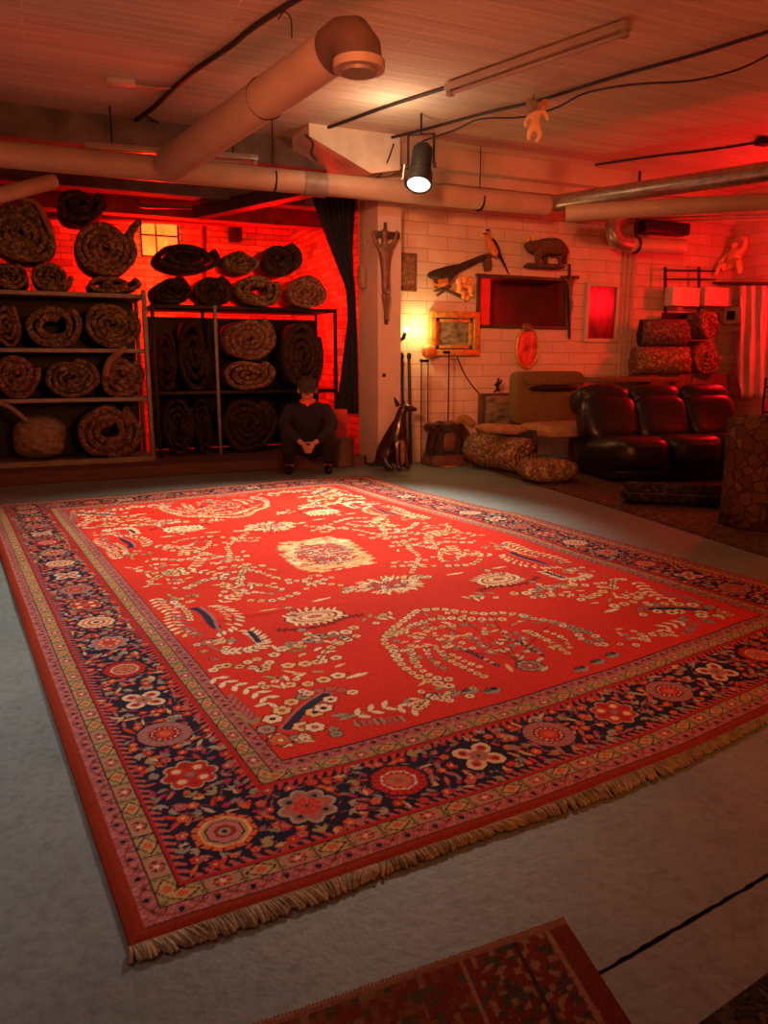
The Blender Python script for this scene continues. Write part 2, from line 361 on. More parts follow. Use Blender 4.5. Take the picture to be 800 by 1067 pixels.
# back wall right of the storage opening, with the recess opening
rc0, rc1 = PY(498, 287, WY), PY(588, 342, WY)
wb = MB()
x0 = 3.50
wb.box(((x0+rc0.x)/2, WY+.15, CZ/2), (rc0.x-x0, .3, CZ)); wb.box(((rc1.x+RX)/2, WY+.15, CZ/2), (RX-rc1.x, .3, CZ))
wb.box(((rc0.x+rc1.x)/2, WY+.15, (CZ+rc0.z)/2), (rc1.x-rc0.x, .3, CZ-rc0.z)); wb.box(((rc0.x+rc1.x)/2, WY+.15, rc1.z/2), (rc1.x-rc0.x, .3, rc1.z))
struct(wb, 'wall_back', M_wall)
pl = MB().box((3.37, 7.62, CZ/2), (.26, .52, CZ))
struct(pl, 'trim_pillar', M_plaster)
struct(MB().box((RX+.15, 3.5, CZ/2), (.3, 9, CZ)), 'wall_right', M_wall)
struct(MB().box((-3.2, 4.5, CZ/2), (.2, 15, CZ)), 'wall_left', M_plaster)
struct(MB().box((2.5, BY+.1, CZ/2), (11.5, .2, CZ)), 'wall_storage_back', M_redbrick)
struct(MB().box((3.75, 9.75, CZ/2), (.2, 3.7, CZ)), 'wall_storage_right', M_redbrick)
struct(MB().box((2.5, -3.1, CZ/2), (12, .2, CZ)), 'wall_front', M_plaster)
# storage platform with its curb
struct(MB().box((.1, 9.6, .045), (6.2, 4, .09)), 'trim_platform', M_curb)
struct(MB().box((-.3, 7.66, .055), (5.2, .14, .11), bev=.01), 'trim_curb', M_curb)
# beams under the ceiling
bmz = MB(); bmz.box((5.4, 7.45, 3.13), (3.9, .3, .2)); bmz.box((5.4, 7.52, 2.98), (3.9, .16, .1)); struct(bmz, 'trim_beam_back', M_plaster)
bm2 = MB(); bm2.box((.0, 7.75, 3.10), (5.6, .3, .26)); bm2.box((.6, 8.9, 3.0), (6.5, .22, .3)); bm2.box((.6, 10.2, 3.0), (6.5, .22, .3)); struct(bm2, 'trim_beam_storage', mat('dark_concrete', (.20, .15, .13), (.10, .08, .07), 5, .9, bump=.4))  # darker base colour than the plaster beams
cap_ = MB(); a = PY(322, 140, 7.1); b = PY(402, 185, 7.1)
cap_.poly([(a.x, 7.1, CZ), (b.x+.15, 7.1, CZ), (b.x+.15, 7.1, 2.92), (b.x-.15, 7.1, 2.86), (a.x+.1, 7.1, 3.08), (a.x, 7.1, 3.12)], .55, (0, 1, 0)); struct(cap_, 'trim_pillar_bracket', mat('lit_plaster', (.86, .80, .68), (.70, .62, .5), 5, .8, bump=.3))  # plaster whitened so the spotlight's spill is in the bracket's colour
# dark slanted beam seen through the storage opening
d0, d1 = PY(205, 222, 9.2), PY(330, 195, 8.1)
struct(MB().bar(d0, d1, .16, .14), 'trim_slanted_beam', M_wood)
# floor joint in the foreground
c0, c1 = PZ(590, 1035), PZ(860, 878)
jd = (c1-c0); jn = Vector((-jd.y, jd.x, 0)).normalized(); rj = random.Random(3)
up_ = [c0+jd*(k/40)+jn*rj.uniform(.003, .007)+Vector((0, 0, .0004)) for k in range(41)]; dn_ = [c0+jd*(k/40)-jn*rj.uniform(.001, .004)+Vector((0, 0, .0004)) for k in range(41)]
struct(MB().poly(up_+dn_[::-1], .0004), 'trim_floor_joint', mat('dark_joint_filler', (.008, .007, .006), None, 30, 1, spec=0))
# recess behind the wall opening
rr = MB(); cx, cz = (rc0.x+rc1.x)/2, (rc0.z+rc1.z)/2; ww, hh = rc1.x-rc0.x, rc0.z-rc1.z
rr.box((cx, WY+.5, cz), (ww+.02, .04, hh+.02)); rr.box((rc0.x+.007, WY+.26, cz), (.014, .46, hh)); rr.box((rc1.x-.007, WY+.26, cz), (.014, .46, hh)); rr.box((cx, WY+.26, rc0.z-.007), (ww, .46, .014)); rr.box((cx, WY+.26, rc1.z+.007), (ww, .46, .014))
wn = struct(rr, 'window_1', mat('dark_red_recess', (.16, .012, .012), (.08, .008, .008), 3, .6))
fr = MB(); t_ = .035
for (px, pz, sx, sz) in ((cx, rc0.z, ww+.07, t_), (cx, rc1.z, ww+.07, t_), (rc0.x, cz, t_, hh), (rc1.x, cz, t_, hh)): fr.box((px, WY-.005, pz), (sx, .05, sz), bev=.004)
fr.build('window_frame', M_wood, wn)
MB().box((rc0.x+.11, WY+.06, cz), (.17, .02, hh-.03)).build('window_blind', mat('red_blind', (.8, .03, .03), None, 4, .6), wn)
light('POINT', 'recess_red_light', (rc0.x+.3, WY+.2, cz+.1), 1.2, (1, .02, .02), .05)

# ============================================================ MAIN RUG
A = np.array(PZ(136, 992)[:2]); Bc = np.array(PZ(-17, 528)[:2]); Cc = np.array(PZ(385, 497)[:2])
W_, L_ = 3.34, 5.23
ES, ET = (Cc-Bc)/W_, (Bc-A)/L_; MI = np.linalg.inv(np.array([ES, ET]).T)
def nbow(s): s = np.asarray(s, float); q = np.clip(s-.7, 0, 1.9); return .05*q*q+np.clip(s-2.6, 0, 1)*.12
def fbow(s): return np.interp(s, [0, .8, 1.63, 2.2, 2.55, 2.8, 3.05, 3.34], [0, .01, .065, .12, .14, .13, .09, .02])
def rbow(t): return np.interp(t, [0, 1, 2.1, 2.86, 3.4, 4.2, 5.23], [0, -.01, .012, .045, -.02, -.055, 0])
def st(x, y):
    q = MI @ (np.array(PZ(x, y)[:2])-A); s, t = q
    for _ in range(3): t = q[1]-nbow(s)*(1-t/L_)-fbow(s)*t/L_
    return s, t
dens = [(0, 1.5, .0038), (1.5, 3.0, .0055), (3.0, L_, .0095)]
T = np.concatenate([np.arange(a, b, d) for a, b, d in dens]+[[L_]])
S = np.linspace(0, W_, 800)
nS, nT = len(S), len(T)
lin = lambda *c: np.array(srgb(*c))
RED = np.array((.64, .034, .018)); NAVY = np.array((.018, .016, .040)); PINK = np.array((.40, .15, .14)); BEIGE = np.array((.40, .31, .13))
CREAM = np.array((.86, .70, .46)); DK = np.array((.045, .018, .018)); CRIM = np.array((.42, .02, .02)); ORG = np.array((.62, .14, .045))
GREY = np.array((.36, .32, .24)); MAG = np.array((.42, .03, .09)); BRN = np.array((.27, .032, .010)); YEL = np.array((.80, .55, .24)); OLV = np.array((.30, .26, .11))
ROSE = np.array((.52, .12, .10)); LRED = np.array((.55, .05, .03))
IMG = np.empty((nT, nS, 3)); IMG[:] = RED
gs, gt = np.meshgrid(S, T)
# distances to the edges
e = np.minimum(np.minimum(gs, W_-gs), np.minimum(gt, L_-gt))
side = np.argmin(np.stack([gs, W_-gs, gt, L_-gt]), 0)
u = np.where(side < 2, gt, gs)              # coordinate running along the border
def band(a, b, c): IMG[(e >= a) & (e < b)] = c
B = dict(brown=.034, pk0=.037, pk1=.074, bg0=.078, bg1=.124, g0=.127, g1=.153, n0=.140, n1=.410, h0=.392, h1=.420, i0=.424, i1=.468, j0=.471, j1=.512, f=.517)
band(-1, .517, DK); band(-1, B['brown'], BRN); band(B['pk0'], B['pk1'], PINK); band(B['bg0'], B['bg1'], BEIGE)
band(.127, .137, CRIM); band(.137, .405, NAVY); band(.403, .420, CRIM); band(B['i0'], B['i1'], BEIGE); band(B['j0'], B['j1'], PINK)
def teeth(e0, e1, period, c1, flip):
    m = (e >= e0) & (e < e1); ph = np.mod(u/period+(e-e0)/(e1-e0)*.35*flip, 1); k = (e-e0)/(e1-e0)
    if flip < 0: k = 1-k
    IMG[m & (ph < .62-.3*k)] = c1
teeth(.137, .162, .028, ROSE*.9, 1); teeth(.378, .403, .028, LRED, -1)
# narrow border patterns
def cells(e0, e1, period, off=0):
    m = (e >= e0) & (e < e1); c = (e-(e0+e1)/2); k = np.floor(u/period+off); fr_ = (u/period+off-k-.5)*period
    return m, c, k.astype(int), fr_
for e0, e1 in ((.078, .124), (.424, .468)):
    m, c, k, f_ = cells(e0, e1, .085); hw = (e1-e0)/2
    odd = (k % 2 == 0)
    rad = np.hypot(f_/1.25, c)
    IMG[m & odd] = BEIGE*.6+PINK*.45
    IMG[m & odd & (rad < hw*.74)] = DK
    IMG[m & odd & (rad < hw*.66) & (np.mod(np.arctan2(c, f_)*5/(2*pi), 1) < .75)] = ROSE*1.1
    IMG[m & odd & (rad < hw*.27)] = CREAM*.8
    IMG[m & ~odd & (np.abs(f_)/.036+np.abs(c)/hw < .98)] = YEL*.62
    IMG[m & ~odd & (np.abs(np.abs(f_)/.036+np.abs(c)/hw-.98) < .1)] = DK
    IMG[m & ~odd & (rad < hw*.42)] = ORG*.9
    IMG[m & (np.abs(np.abs(f_)-.0425) < .0022)] = DK
    IMG[m & (np.abs(f_) > .034) & (np.abs(np.abs(c)-hw*.6) < .004)] = OLV*.6
for e0, e1 in ((.037, .074), (.471, .512)):
    m, c, k, f_ = cells(e0, e1, .075); rad = np.hypot(f_, c)
    IMG[m & (rad < .0075)] = NAVY; 
    IMG[m & (np.abs(rad-.0135) < .002)] = ROSE*.7
    IMG[m & (np.abs(c-np.sin(u*2*pi/.15)*.011) < .0025)] = ROSE*.5
    IMG[m & (np.abs(np.abs(f_)-.020+c*.7) < .0022)] = PINK*1.45
    IMG[m & (np.abs(np.abs(f_)-.0375+c*.8) < .0018)] = DK
    IMG[m & (np.abs(np.abs(f_)-.030-c*.8) < .0015)] = CRIM*.7
MASK = np.zeros((nT, nS), bool)
def stamp(cs, ct, rad, fn, ang=0, sx=1., sy=1.):
    R_ = rad*max(sx, sy)*1.05
    i0, i1 = np.searchsorted(S, [cs-R_, cs+R_]); j0, j1 = np.searchsorted(T, [ct-R_, ct+R_])
    if i0 >= i1 or j0 >= j1: return
    x = gs[j0:j1, i0:i1]-cs; y = gt[j0:j1, i0:i1]-ct; ca, sa = cos(ang), sin(ang)
    xx = (x*ca+y*sa)/(rad*sx); yy = (-x*sa+y*ca)/(rad*sy)
    fn(xx, yy, IMG[j0:j1, i0:i1], MASK[j0:j1, i0:i1])
def layers(*ls, lobes=0, amp=0., octa=False, ph=0.):
    """concentric layers (radius, colour)"""
    def fn(x, y, im, mk):
        r = np.hypot(x, y); th = np.arctan2(y, x)+ph
        if lobes: r = r/(1-amp+amp*np.abs(np.cos(th*lobes/2)))
        if octa: 
            th8 = np.mod(th, pi/4)-pi/8; r = r*np.cos(th8)/cos(pi/8)
        for rd, c in ls: im[r < rd] = c
        mk[r < ls[0][0]] = True
    return fn
def petals(n, r0, w, c, w2=None, ph=0.):
    def fn(x, y, im, mk):
        for k in range(n):
            a = ph+k*2*pi/n; px, py = x-r0*cos(a), y-r0*sin(a)
            q = px*cos(a)+py*sin(a), -px*sin(a)+py*cos(a)
            im[(q[0]/w)**2+(q[1]/(w2 or w))**2 < 1] = c
    return fn
def segs(r0, r1, n, c):
    def fn(x, y, im, mk):
        r = np.hypot(x, y); th = np.mod(np.arctan2(y, x)*n/(2*pi), 1); im[(r > r0) & (r < r1) & (th < .2)] = c
    return fn
def med(kind, s, t, r, ang):
    k = dict(ang=ang)
    # a clear navy surround first
    if kind == 'octorange':
        stamp(s, t, r, layers((1, ORG*1.0), (.80, YEL*.9), (.72, BEIGE), (.62, DK), (.56, PINK*1.2), (.34, BRN), (.2, GREY), (.1, NAVY), octa=True), **k); stamp(s, t, r, segs(.8, 1, 16, DK), **k); stamp(s, t, r, segs(.62, .72, 24, ORG), **k)
    elif kind == 'lobed':
        stamp(s, t, r, layers((1, GREY*1.1), (.86, PINK*.95), (.62, ROSE), lobes=8, amp=.22), **k)
        stamp(s, t, r, petals(4, .62, .17, GREY*.6, ph=pi/4), **k); stamp(s, t, r, petals(4, .62, .1, NAVY, ph=pi/4), **k); stamp(s, t, r, petals(8, .36, .12, LRED), **k); stamp(s, t, r, layers((.2, CRIM), (.13, ORG), (.07, NAVY)), **k)
    elif kind == 'octred':
        stamp(s, t, r, layers((1, CRIM*1.15), (.66, CREAM*.8), (.58, ROSE), (.42, ORG), (.28, GREY*.7), (.16, LRED), octa=True), **k); stamp(s, t, r, segs(.68, .98, 20, BRN*.5), **k); stamp(s, t, r, segs(.42, .58, 14, DK), **k)
    elif kind == 'cream4':
        stamp(s, t, r, layers((.5, BRN)), **k); stamp(s, t, r, petals(4, .56, .42, CREAM*.78, .36, ph=pi/4), **k); stamp(s, t, r, petals(4, .56, .22, ROSE, .2, ph=pi/4), **k); stamp(s, t, r, petals(4, .6, .13, BRN, ph=pi/4), **k); stamp(s, t, r, petals(8, .26, .13, PINK), **k); stamp(s, t, r, layers((.16, OLV), (.08, DK)), **k)
    elif kind == 'pinkdisc':
        stamp(s, t, r, layers((1, PINK*1.05), (.93, PINK*.9), (.60, DK), (.55, CRIM), (.42, DK), (.37, LRED), (.2, ORG)), **k); stamp(s, t, r, petals(16, .8, .07, GREY*.8), **k); stamp(s, t, r, petals(14, .485, .05, CREAM*.9), **k)
    elif kind == 'red8':
        stamp(s, t, r, layers((1, CREAM*.55), (.91, CRIM*1.1), lobes=8, amp=.22), **k); stamp(s, t, r, petals(4, .52, .21, ORG, ph=pi/4), **k); stamp(s, t, r, petals(4, .52, .14, CREAM*.9, ph=pi/4), **k); stamp(s, t, r, petals(4, .62, .1, BRN, ph=0), **k); stamp(s, t, r, layers((.22, GREY*.4), (.14, ROSE)), **k)
    elif kind == 'greyflower':
        stamp(s, t, r, layers((1, GREY*1.1), (.88, PINK), (.66, LRED), lobes=8, amp=.25), **k); stamp(s, t, r, petals(8, .45, .1, CREAM*.7), **k); stamp(s, t, r, layers((.22, PINK*.5), (.12, LRED)), **k)
    elif kind == 'creamdisc':
        stamp(s, t, r, layers((1, CREAM*.8), (.8, ORG), (.66, CREAM*.7), (.5, CRIM), (.34, CREAM*.8), (.18, NAVY), octa=True), **k); stamp(s, t, r, segs(.8, 1, 18, BRN), **k)
# vines, leaves and small flowers of the navy border, drawn before the medallions
def leaf(s, t, l, w, ang, c, oc=None):
    def fn(x, y, im, mk):
        m = (np.abs(x) < 1) & (np.abs(y) < (1-x*x))
        if oc is not None: im[(np.abs(x) < 1) & (np.abs(y) < (1-x*x))] = oc; m = (np.abs(x) < .9) & (np.abs(y) < (1-x*x)*.84-.04)
        im[m] = c
    stamp(s, t, 1., fn, ang, l, w)
def rosette(s, t, r, c, cc, oc=DK, n=6, ang=0):
    stamp(s, t, r, layers((1, oc), (.86, c), lobes=n, amp=.2, ph=ang)); stamp(s, t, r, layers((.30, oc), (.24, cc)))
def filler(s, t, al):
    k = random.random(); sc = random.uniform(.62, .95)
    if k < .26: rosette(s, t, .021*sc, random.choice([LRED, ORG, ORG, ROSE]), random.choice([CREAM*.7, PINK, YEL]), CRIM*.6, n=5)
    elif k < .5:
        c = random.choice([GREY*1.0, OLV*1.2, GREY*.8, PINK])
        for d in (-.7, 0, .7): leaf(s+cos(al+d)*.014, t+sin(al+d)*.014, .019*sc, .007*sc, al+d, c)
    elif k < .72: leaf(s, t, .032*sc, .009*sc, al, random.choice([ORG, LRED, PINK, ROSE, CREAM*.65, YEL*.8]), BRN*.8)
    elif k < .86:
        leaf(s, t, .018*sc, .009*sc, al, MAG); leaf(s+cos(al)*.02, t+sin(al)*.02, .014, .007, al+.5, GREY*.7)
    else:
        for d in (-.5, .5): leaf(s+cos(al+d)*.012, t+sin(al+d)*.012, .022*sc, .008*sc, al+d, random.choice([ORG, YEL*.8, LRED]))
st_near = [(.484, 'lobed'), (.745, 'octred'), (1.005, 'cream4'), (1.265, 'pinkdisc'), (1.545, 'red8'), (1.82, 'pinkdisc'), (2.10, 'cream4'), (2.38, 'octred'), (2.66, 'greyflower'), (2.86, 'pinkdisc')]
st_left = [(.56, 'red8'), (.822, 'pinkdisc'), (1.096, 'cream4'), (1.391, 'octred'), (1.686, 'greyflower'), (1.96, 'creamdisc'), (2.24, 'red8'), (2.52, 'pinkdisc'), (2.80, 'cream4'), (3.08, 'creamdisc'), (3.36, 'greyflower'), (3.64, 'octred'), (3.92, 'cream4'), (4.2, 'pinkdisc'), (4.48, 'red8'), (4.76, 'greyflower')]
cb = .272
for cx0, cx1, cy0, cy1 in ((.162, .378, .16, L_-.16), (W_-.378, W_-.162, .16, L_-.16), (.39, W_-.39, .162, .378), (.39, W_-.39, L_-.378, L_-.162)):
    stp = .0345
    for yy in np.arange(cy0, cy1, stp):
        for xx in np.arange(cx0, cx1, stp):
            s_ = xx+random.uniform(-.012, .012)+.01; t_2 = yy+random.uniform(-.012, .012)+.01
            # thin vine piece then the flower
            al = random.uniform(0, 2*pi)
            if random.random() < .6: leaf(s_+cos(al)*.03, t_2+sin(al)*.03, .035, .0022, al, PINK*.6)
            filler(s_, t_2, al)
def surround(s, t, r): stamp(s, t, r, layers((1, NAVY), lobes=8, amp=.1))
def doit(k, s, t, a_, r=.082):
    r = r*.9; surround(s, t, r*1.12); med(k, s, t, r, a_)
for s_, k in st_near: doit(k, s_, cb+.005, pi/2, .086); doit(k, s_, L_-cb, pi/2, .086)
for t_2, k in st_left: doit(k, cb, t_2, 0, .086); doit(k, W_-cb, t_2, 0, .086)
for s_, t_2 in ((cb, cb), (W_-cb, cb), (cb, L_-cb), (W_-cb, L_-cb)): doit('octorange', s_, t_2, .4, .088)
m_ = (e > .127) & (e < .137); IMG[m_] = CRIM
m_ = (e > .405) & (e < .42); IMG[m_] = CRIM
# ---- the field
def P(crop, x, y):
    if crop == 5: return st(120+x/3.077, 620+y/3.077)
    if crop == 6: return st(370+x/2.963, 610+y/2.963)
    return st(x, y)
CX, CY = 1.635, L_/2
DRAW = []
class Mir:
    """draws in the near-left quarter and mirrors left-right and near-far, the way the rug is knotted"""
    def __init__(s, lr=True, nf=True): s.v = [(a, b) for a in ((1, -1) if lr else (1,)) for b in ((1, -1) if nf else (1,))]
    def pt(s, v, p): return (CX+(p[0]-CX)*v[0] if True else p[0], CY+(p[1]-CY)*v[1])
    def leaf(s, p, l, w, ang, c, oc=None):
        l, w = l*1.05, (w*1.35 if oc is not None else w)
        for v in s.v: q = s.pt(v, p); leaf(q[0], q[1], l, w, math.atan2(sin(ang)*v[1], cos(ang)*v[0]), c, oc)
    def ros(s, p, r, c=CREAM, cc=ORG, oc=DK, n=6):
        r = r*1.15
        for v in s.v: q = s.pt(v, p); rosette(q[0], q[1], r, c, cc, oc, n)
    def line(s, pts, w, c):
        pts = spline([(a, b, 0) for a, b in pts], 6)
        for a, b in zip(pts, pts[1:]):
            m = (a+b)/2; d = b-a; s.leaf((m.x, m.y), d.length*.9+.002, w, math.atan2(d.y, d.x), c)
    def roschain(s, pts, step, r, cs=(CREAM,), cc=(ORG,), leafy=False):
        pp = spline([(a, b, 0) for a, b in pts], 10); L = 0; nxt = 0; i = 0
        for a, b in zip(pp, pp[1:]):
            d = (b-a).length
            while L+d >= nxt:
                q = a.lerp(b, (nxt-L)/max(d, 1e-6)); 
                if leafy:
                    al = math.atan2((b-a).y, (b-a).x)
                    for sg in (-1, 1): s.leaf((q.x+cos(al+sg*.9)*r, q.y+sin(al+sg*.9)*r), r*1.1, r*.42, al+sg*.9, random.choice(cs), DK)
                else: s.ros((q.x, q.y), r*random.uniform(.85, 1.15), random.choice(cs), random.choice(cc), n=random.choice((5, 6)))
                nxt += step; i += 1
            L += d
    def feather(s, pts, n, l, w, c, sides=(-1, 1), lean=.7, oc=DK):
        pp = spline([(a, b, 0) for a, b in pts], 8); N = len(pp)-1
        for k in range(n):
            i = min(int(k/(n-1)*N), N-1); a, b = pp[i], pp[i+1]; al = math.atan2((b-a).y, (b-a).x); q = pp[int(k/(n-1)*N)]
            for sg in sides: s.leaf((q.x+cos(al+sg*lean)*l*.8, q.y+sin(al+sg*lean)*l*.8), l, w, al+sg*lean, c, oc)
Q = Mir(); V = Mir(lr=False)
# scattered stray stems between the motifs
# 1 fan spray at each end of the field (own shape both sides, mirrored near-far)
c6 = lambda *a: [P(6, *p) for p in a]; c5 = lambda *a: [P(5, *p) for p in a]; pp_ = lambda *a: [P(0, *p) for p in a]
cr = (CREAM, CREAM, YEL, CREAM*.9); cc = (ORG, ROSE, NAVY, OLV)
V.roschain(c6((290, 320), (215, 300), (150, 260), (115, 210), (90, 185), (110, 150), (150, 115), (190, 85)), .042, .020, cr, cc)
V.roschain(c6((190, 85), (260, 80), (330, 88), (400, 95), (460, 92), (520, 100)), .045, .021, cr, cc)
V.roschain(c6((520, 105), (600, 118), (680, 140), (740, 165), (770, 195)), .045, .02, (GREY, CREAM, CREAM*.8), (NAVY, BRN))
V.roschain(c6((120, 165), (170, 135), (240, 110), (320, 108), (400, 112), (470, 112)), .045, .02, cr, cc)
V.roschain(c6((190, 170), (240, 140), (310, 130), (370, 130)), .045, .018, (CREAM, ROSE, YEL), cc)
V.roschain(c6((170, 210), (190, 255), (235, 290), (290, 300)), .04, .017, cr, (NAVY, BRN))
V.roschain(c6((215, 200), (240, 245), (280, 270)), .036, .015, (CREAM, GREY), (NAVY, ROSE))
V.roschain(c6((250, 205), (290, 240), (345, 268), (400, 292)), .034, .016, (YEL, CREAM), (ORG, ORG)); V.roschain(c6((300, 225), (350, 250), (405, 270)), .036, .014, (CREAM, YEL), (ROSE,))
V.line(c6((320, 200), (370, 225), (440, 260)), .008, NAVY*1.6); V.roschain(c6((322, 198), (370, 222), (440, 258)), .032, .012, (NAVY*2.5, CREAM*.8), (GREY,))
V.line(c6((468, 170), (520, 190), (580, 225)), .008, NAVY*1.6); V.roschain(c6((470, 168), (520, 188), (580, 222)), .032, .012, (NAVY*2.5, GREY), (CREAM,))
V.roschain(c6((540, 150), (590, 175), (630, 200), (660, 220)), .036, .017, (YEL, CREAM), (ORG, OLV)); V.roschain(c6((590, 150), (640, 170), (668, 205)), .038, .015, (CREAM, YEL), (ROSE,))
V.roschain(c6((620, 125), (680, 150), (700, 175), (760, 195)), .04, .018, (GREY, CREAM), (BRN,))
for x, y in ((370, 170), (420, 215), (470, 205), (500, 225), (440, 185), (395, 195), (345, 165), (520, 170)): V.ros(P(6, x, y), .03, random.choice([ROSE, ORG, PINK]), CREAM, CRIM, 5)
for x, y in ((300, 165), (330, 185), (400, 150), (460, 150), (260, 175), (280, 200)): V.ros(P(6, x, y), .017, CREAM, ROSE)
V.ros(P(6, 540, 258), .052, GREY, OLV, DK, 9); V.ros(P(6, 540, 258), .03, ROSE*.8, CREAM, DK, 7); V.leaf(P(6, 475, 265), .035, .01, 1.2, YEL)
for dx, dy in ((-30, -25), (30, -20), (45, 10)): V.leaf(P(6, 540+dx, 258+dy), .03, .01, .4, CREAM*.8, DK)
# stems of the fan
for x, y in ((200, 110), (300, 95), (420, 100), (170, 200), (250, 215), (600, 130)): V.line([P(6, 500, 240), P(6, (500+x)/2, (240+y)/2-8), P(6, x, y)], .0028, BRN*.55)
rf = random.Random(5)
for k in range(150):
    x, y = rf.uniform(110, 640), rf.uniform(90, 250)
    if ((x-380)/290)**2+((y-180)/105)**2 > 1 or (y > 215 and x > 300): continue
    p = P(6, x, y)
    if rf.random() < .6: V.ros(p, rf.uniform(.010, .016), rf.choice([CREAM, YEL, ROSE, GREY]), rf.choice([ORG, NAVY, CRIM]), DK, 5)
    else: V.leaf(p, .022, .007, rf.uniform(0, 3), rf.choice([CREAM, OLV*1.5, YEL]), DK)
# 2 carnation row by the near border
for x, y in ((240, 352), (300, 345), (358, 335), (425, 335), (750, 245), (795, 225), (700, 268)):
    p = P(6, x, y); V.leaf((p[0], p[1]), .036, .02, 0, GREY, DK)
    for d in (-.02, -.007, .007, .02): V.leaf((p[0]+d, p[1]+.012), .014, .006, pi/2, NAVY*1.5)
    V.leaf((p[0], p[1]-.02), .012, .008, 0, ROSE)
# 3 navy paisley feather in the corner
for pts, w_, c_ in ((c5((548, 440), (585, 395), (625, 360), (682, 325)), .024, PINK*1.1), (c5((550, 438), (590, 393), (630, 358), (680, 328)), .017, NAVY*1.6)): Q.line(pts, w_, c_)
for x, y in ((485, 440), (505, 405), (535, 378), (565, 352), (605, 335), (520, 470), (600, 430), (640, 432), (640, 385), (668, 372), (690, 345), (600, 468), (545, 485)): Q.ros(P(5, x, y), random.choice((.026, .032)), random.choice([CREAM, YEL, CREAM, GREY]), random.choice([ORG, ROSE, OLV, NAVY]))
Q.roschain(c5((620, 325), (680, 312), (740, 318), (790, 330)), .04, .02, (CREAM, ROSE), (ORG,)); Q.roschain(c5((700, 440), (715, 465)), .03, .02, (GREY,), (OLV,))
Q.ros(P(5, 530, 475), .036, ORG, CREAM, DK, 7)
# 4 leafy string and comb along the left edge
Q.roschain(c5((320, 275), (370, 295), (430, 310), (490, 340), (490, 360)), .05, .024, (CREAM,), leafy=True)
for k in range(7):
    x = 370+k*13; y = 335+k*12; p = P(5, x, y); Q.leaf(p, .035, .007, 1.0, PINK, DK)
Q.line(c5((385, 380), (440, 420), (460, 405)), .008, OLV)
Q.ros(P(5, 485, 440), .03, GREY, ROSE)
# 5 left paisley
Q.line(c5((330, 115), (305, 95), (285, 65), (250, 50)), .02, NAVY*1.5); Q.line(c5((345, 135), (328, 110), (310, 75), (275, 48)), .008, PINK)
Q.feather(c5((300, 45), (350, 55), (385, 80), (375, 110), (330, 130)), 13, .028, .0085, CREAM, sides=(1,), lean=.9)
Q.feather(c5((320, 55), (350, 75), (355, 100)), 6, .02, .007, YEL, sides=(1,), lean=.9)
Q.roschain(c5((130, 20), (150, 45), (180, 65), (185, 95), (210, 125), (250, 140)), .045, .022, (CREAM, YEL), (ORG,), leafy=True)
Q.roschain(c5((190, 30), (230, 60), (245, 95)), .04, .018, (YEL, CREAM), (NAVY,)); Q.feather(c5((200, 70), (225, 110), (260, 135)), 7, .024, .007, PINK, lean=.8)
Q.ros(P(5, 300, 160), .04, ROSE, CREAM, DK, 7); Q.ros(P(5, 285, 190), .024, ORG, CREAM); 
Q.line(c5((300, 170), (350, 190), (420, 185), (470, 165), (455, 140), (430, 122)), .009, PINK); Q.feather(c5((340, 190), (420, 185), (472, 168), (462, 145), (432, 124)), 14, .026, .0085, CREAM, lean=.9)
Q.line(c5((430, 125), (450, 145), (462, 160)), .012, NAVY*1.4)
for x, y in ((320, 215), (330, 240), (315, 250), (425, 225), (440, 240), (465, 250), (485, 235), (455, 215), (495, 225)): Q.ros(P(5, x, y), .02, random.choice([CREAM, YEL, ROSE]), random.choice([ORG, CRIM]), n=5)
# 6 striped vase bud with dark comb under it
vb = P(5, 640, 78)
for dx, dt, l in ((-.10, .0, .05), (-.07, .03, .04)): pass
Q.leaf(P(5, 490, 60), .05, .011, .15, CREAM, DK)
for k, (rr_, c_) in enumerate(((.140, DK), (.132, CREAM), (.108, ROSE), (.100, DK), (.094, YEL), (.072, CRIM), (.064, CREAM), (.036, PINK), (.02, ORG))):
    for v in Q.v:
        q = Q.pt(v, vb); stamp(q[0], q[1], rr_, layers((1, c_)), 0, 1, .62)
Q.feather([(vb[0]-.11, vb[1]-.04), (vb[0], vb[1]-.085), (vb[0]+.11, vb[1]-.04)], 9, .024, .007, CREAM, sides=(-1,), lean=1.3)
Q.feather([(vb[0]-.11, vb[1]+.04), (vb[0], vb[1]+.085), (vb[0]+.11, vb[1]+.04)], 9, .024, .007, CREAM, sides=(1,), lean=1.3)
Q.line(c5((520, 122), (600, 120), (680, 105), (740, 80), (790, 72)), .012, CRIM*.55); Q.feather(c5((520, 122), (600, 120), (680, 105), (740, 80), (790, 72)), 12, .018, .005, CRIM*.5, oc=None, lean=1.2)
Q.leaf(P(5, 660, 22), .06, .009, .1, CREAM, DK)
Q.roschain(c5((545, 45), (565, 60), (575, 85)), .035, .016, (CREAM, ROSE), (NAVY,))
# 7 flowering branches
for pts in (((510, 200), (560, 165), (600, 175)), ((555, 235), (620, 228), (690, 215), (730, 205)), ((560, 298), (620, 295), (690, 275), (750, 258)), ((620, 155), (660, 140), (700, 135), (740, 150), (775, 155)), ((740, 130), (770, 112))):
    Q.line(c5(*pts), .003, BRN*.5); Q.roschain(c5(*pts), .062, .025, (CREAM, YEL, GREY, CREAM), (ORG, NAVY, ROSE))
Q.leaf(P(5, 775, 268), .05, .012, .1, CREAM, DK); Q.leaf(P(5, 580, 188), .04, .008, -.3, OLV, DK)
for x, y in ((600, 200), (650, 182), (690, 190), (720, 235), (590, 262), (650, 255), (700, 160)): Q.leaf(P(5, x, y), .026, .009, random.uniform(-.6, .9), random.choice([CREAM, OLV*1.4, YEL]), DK)
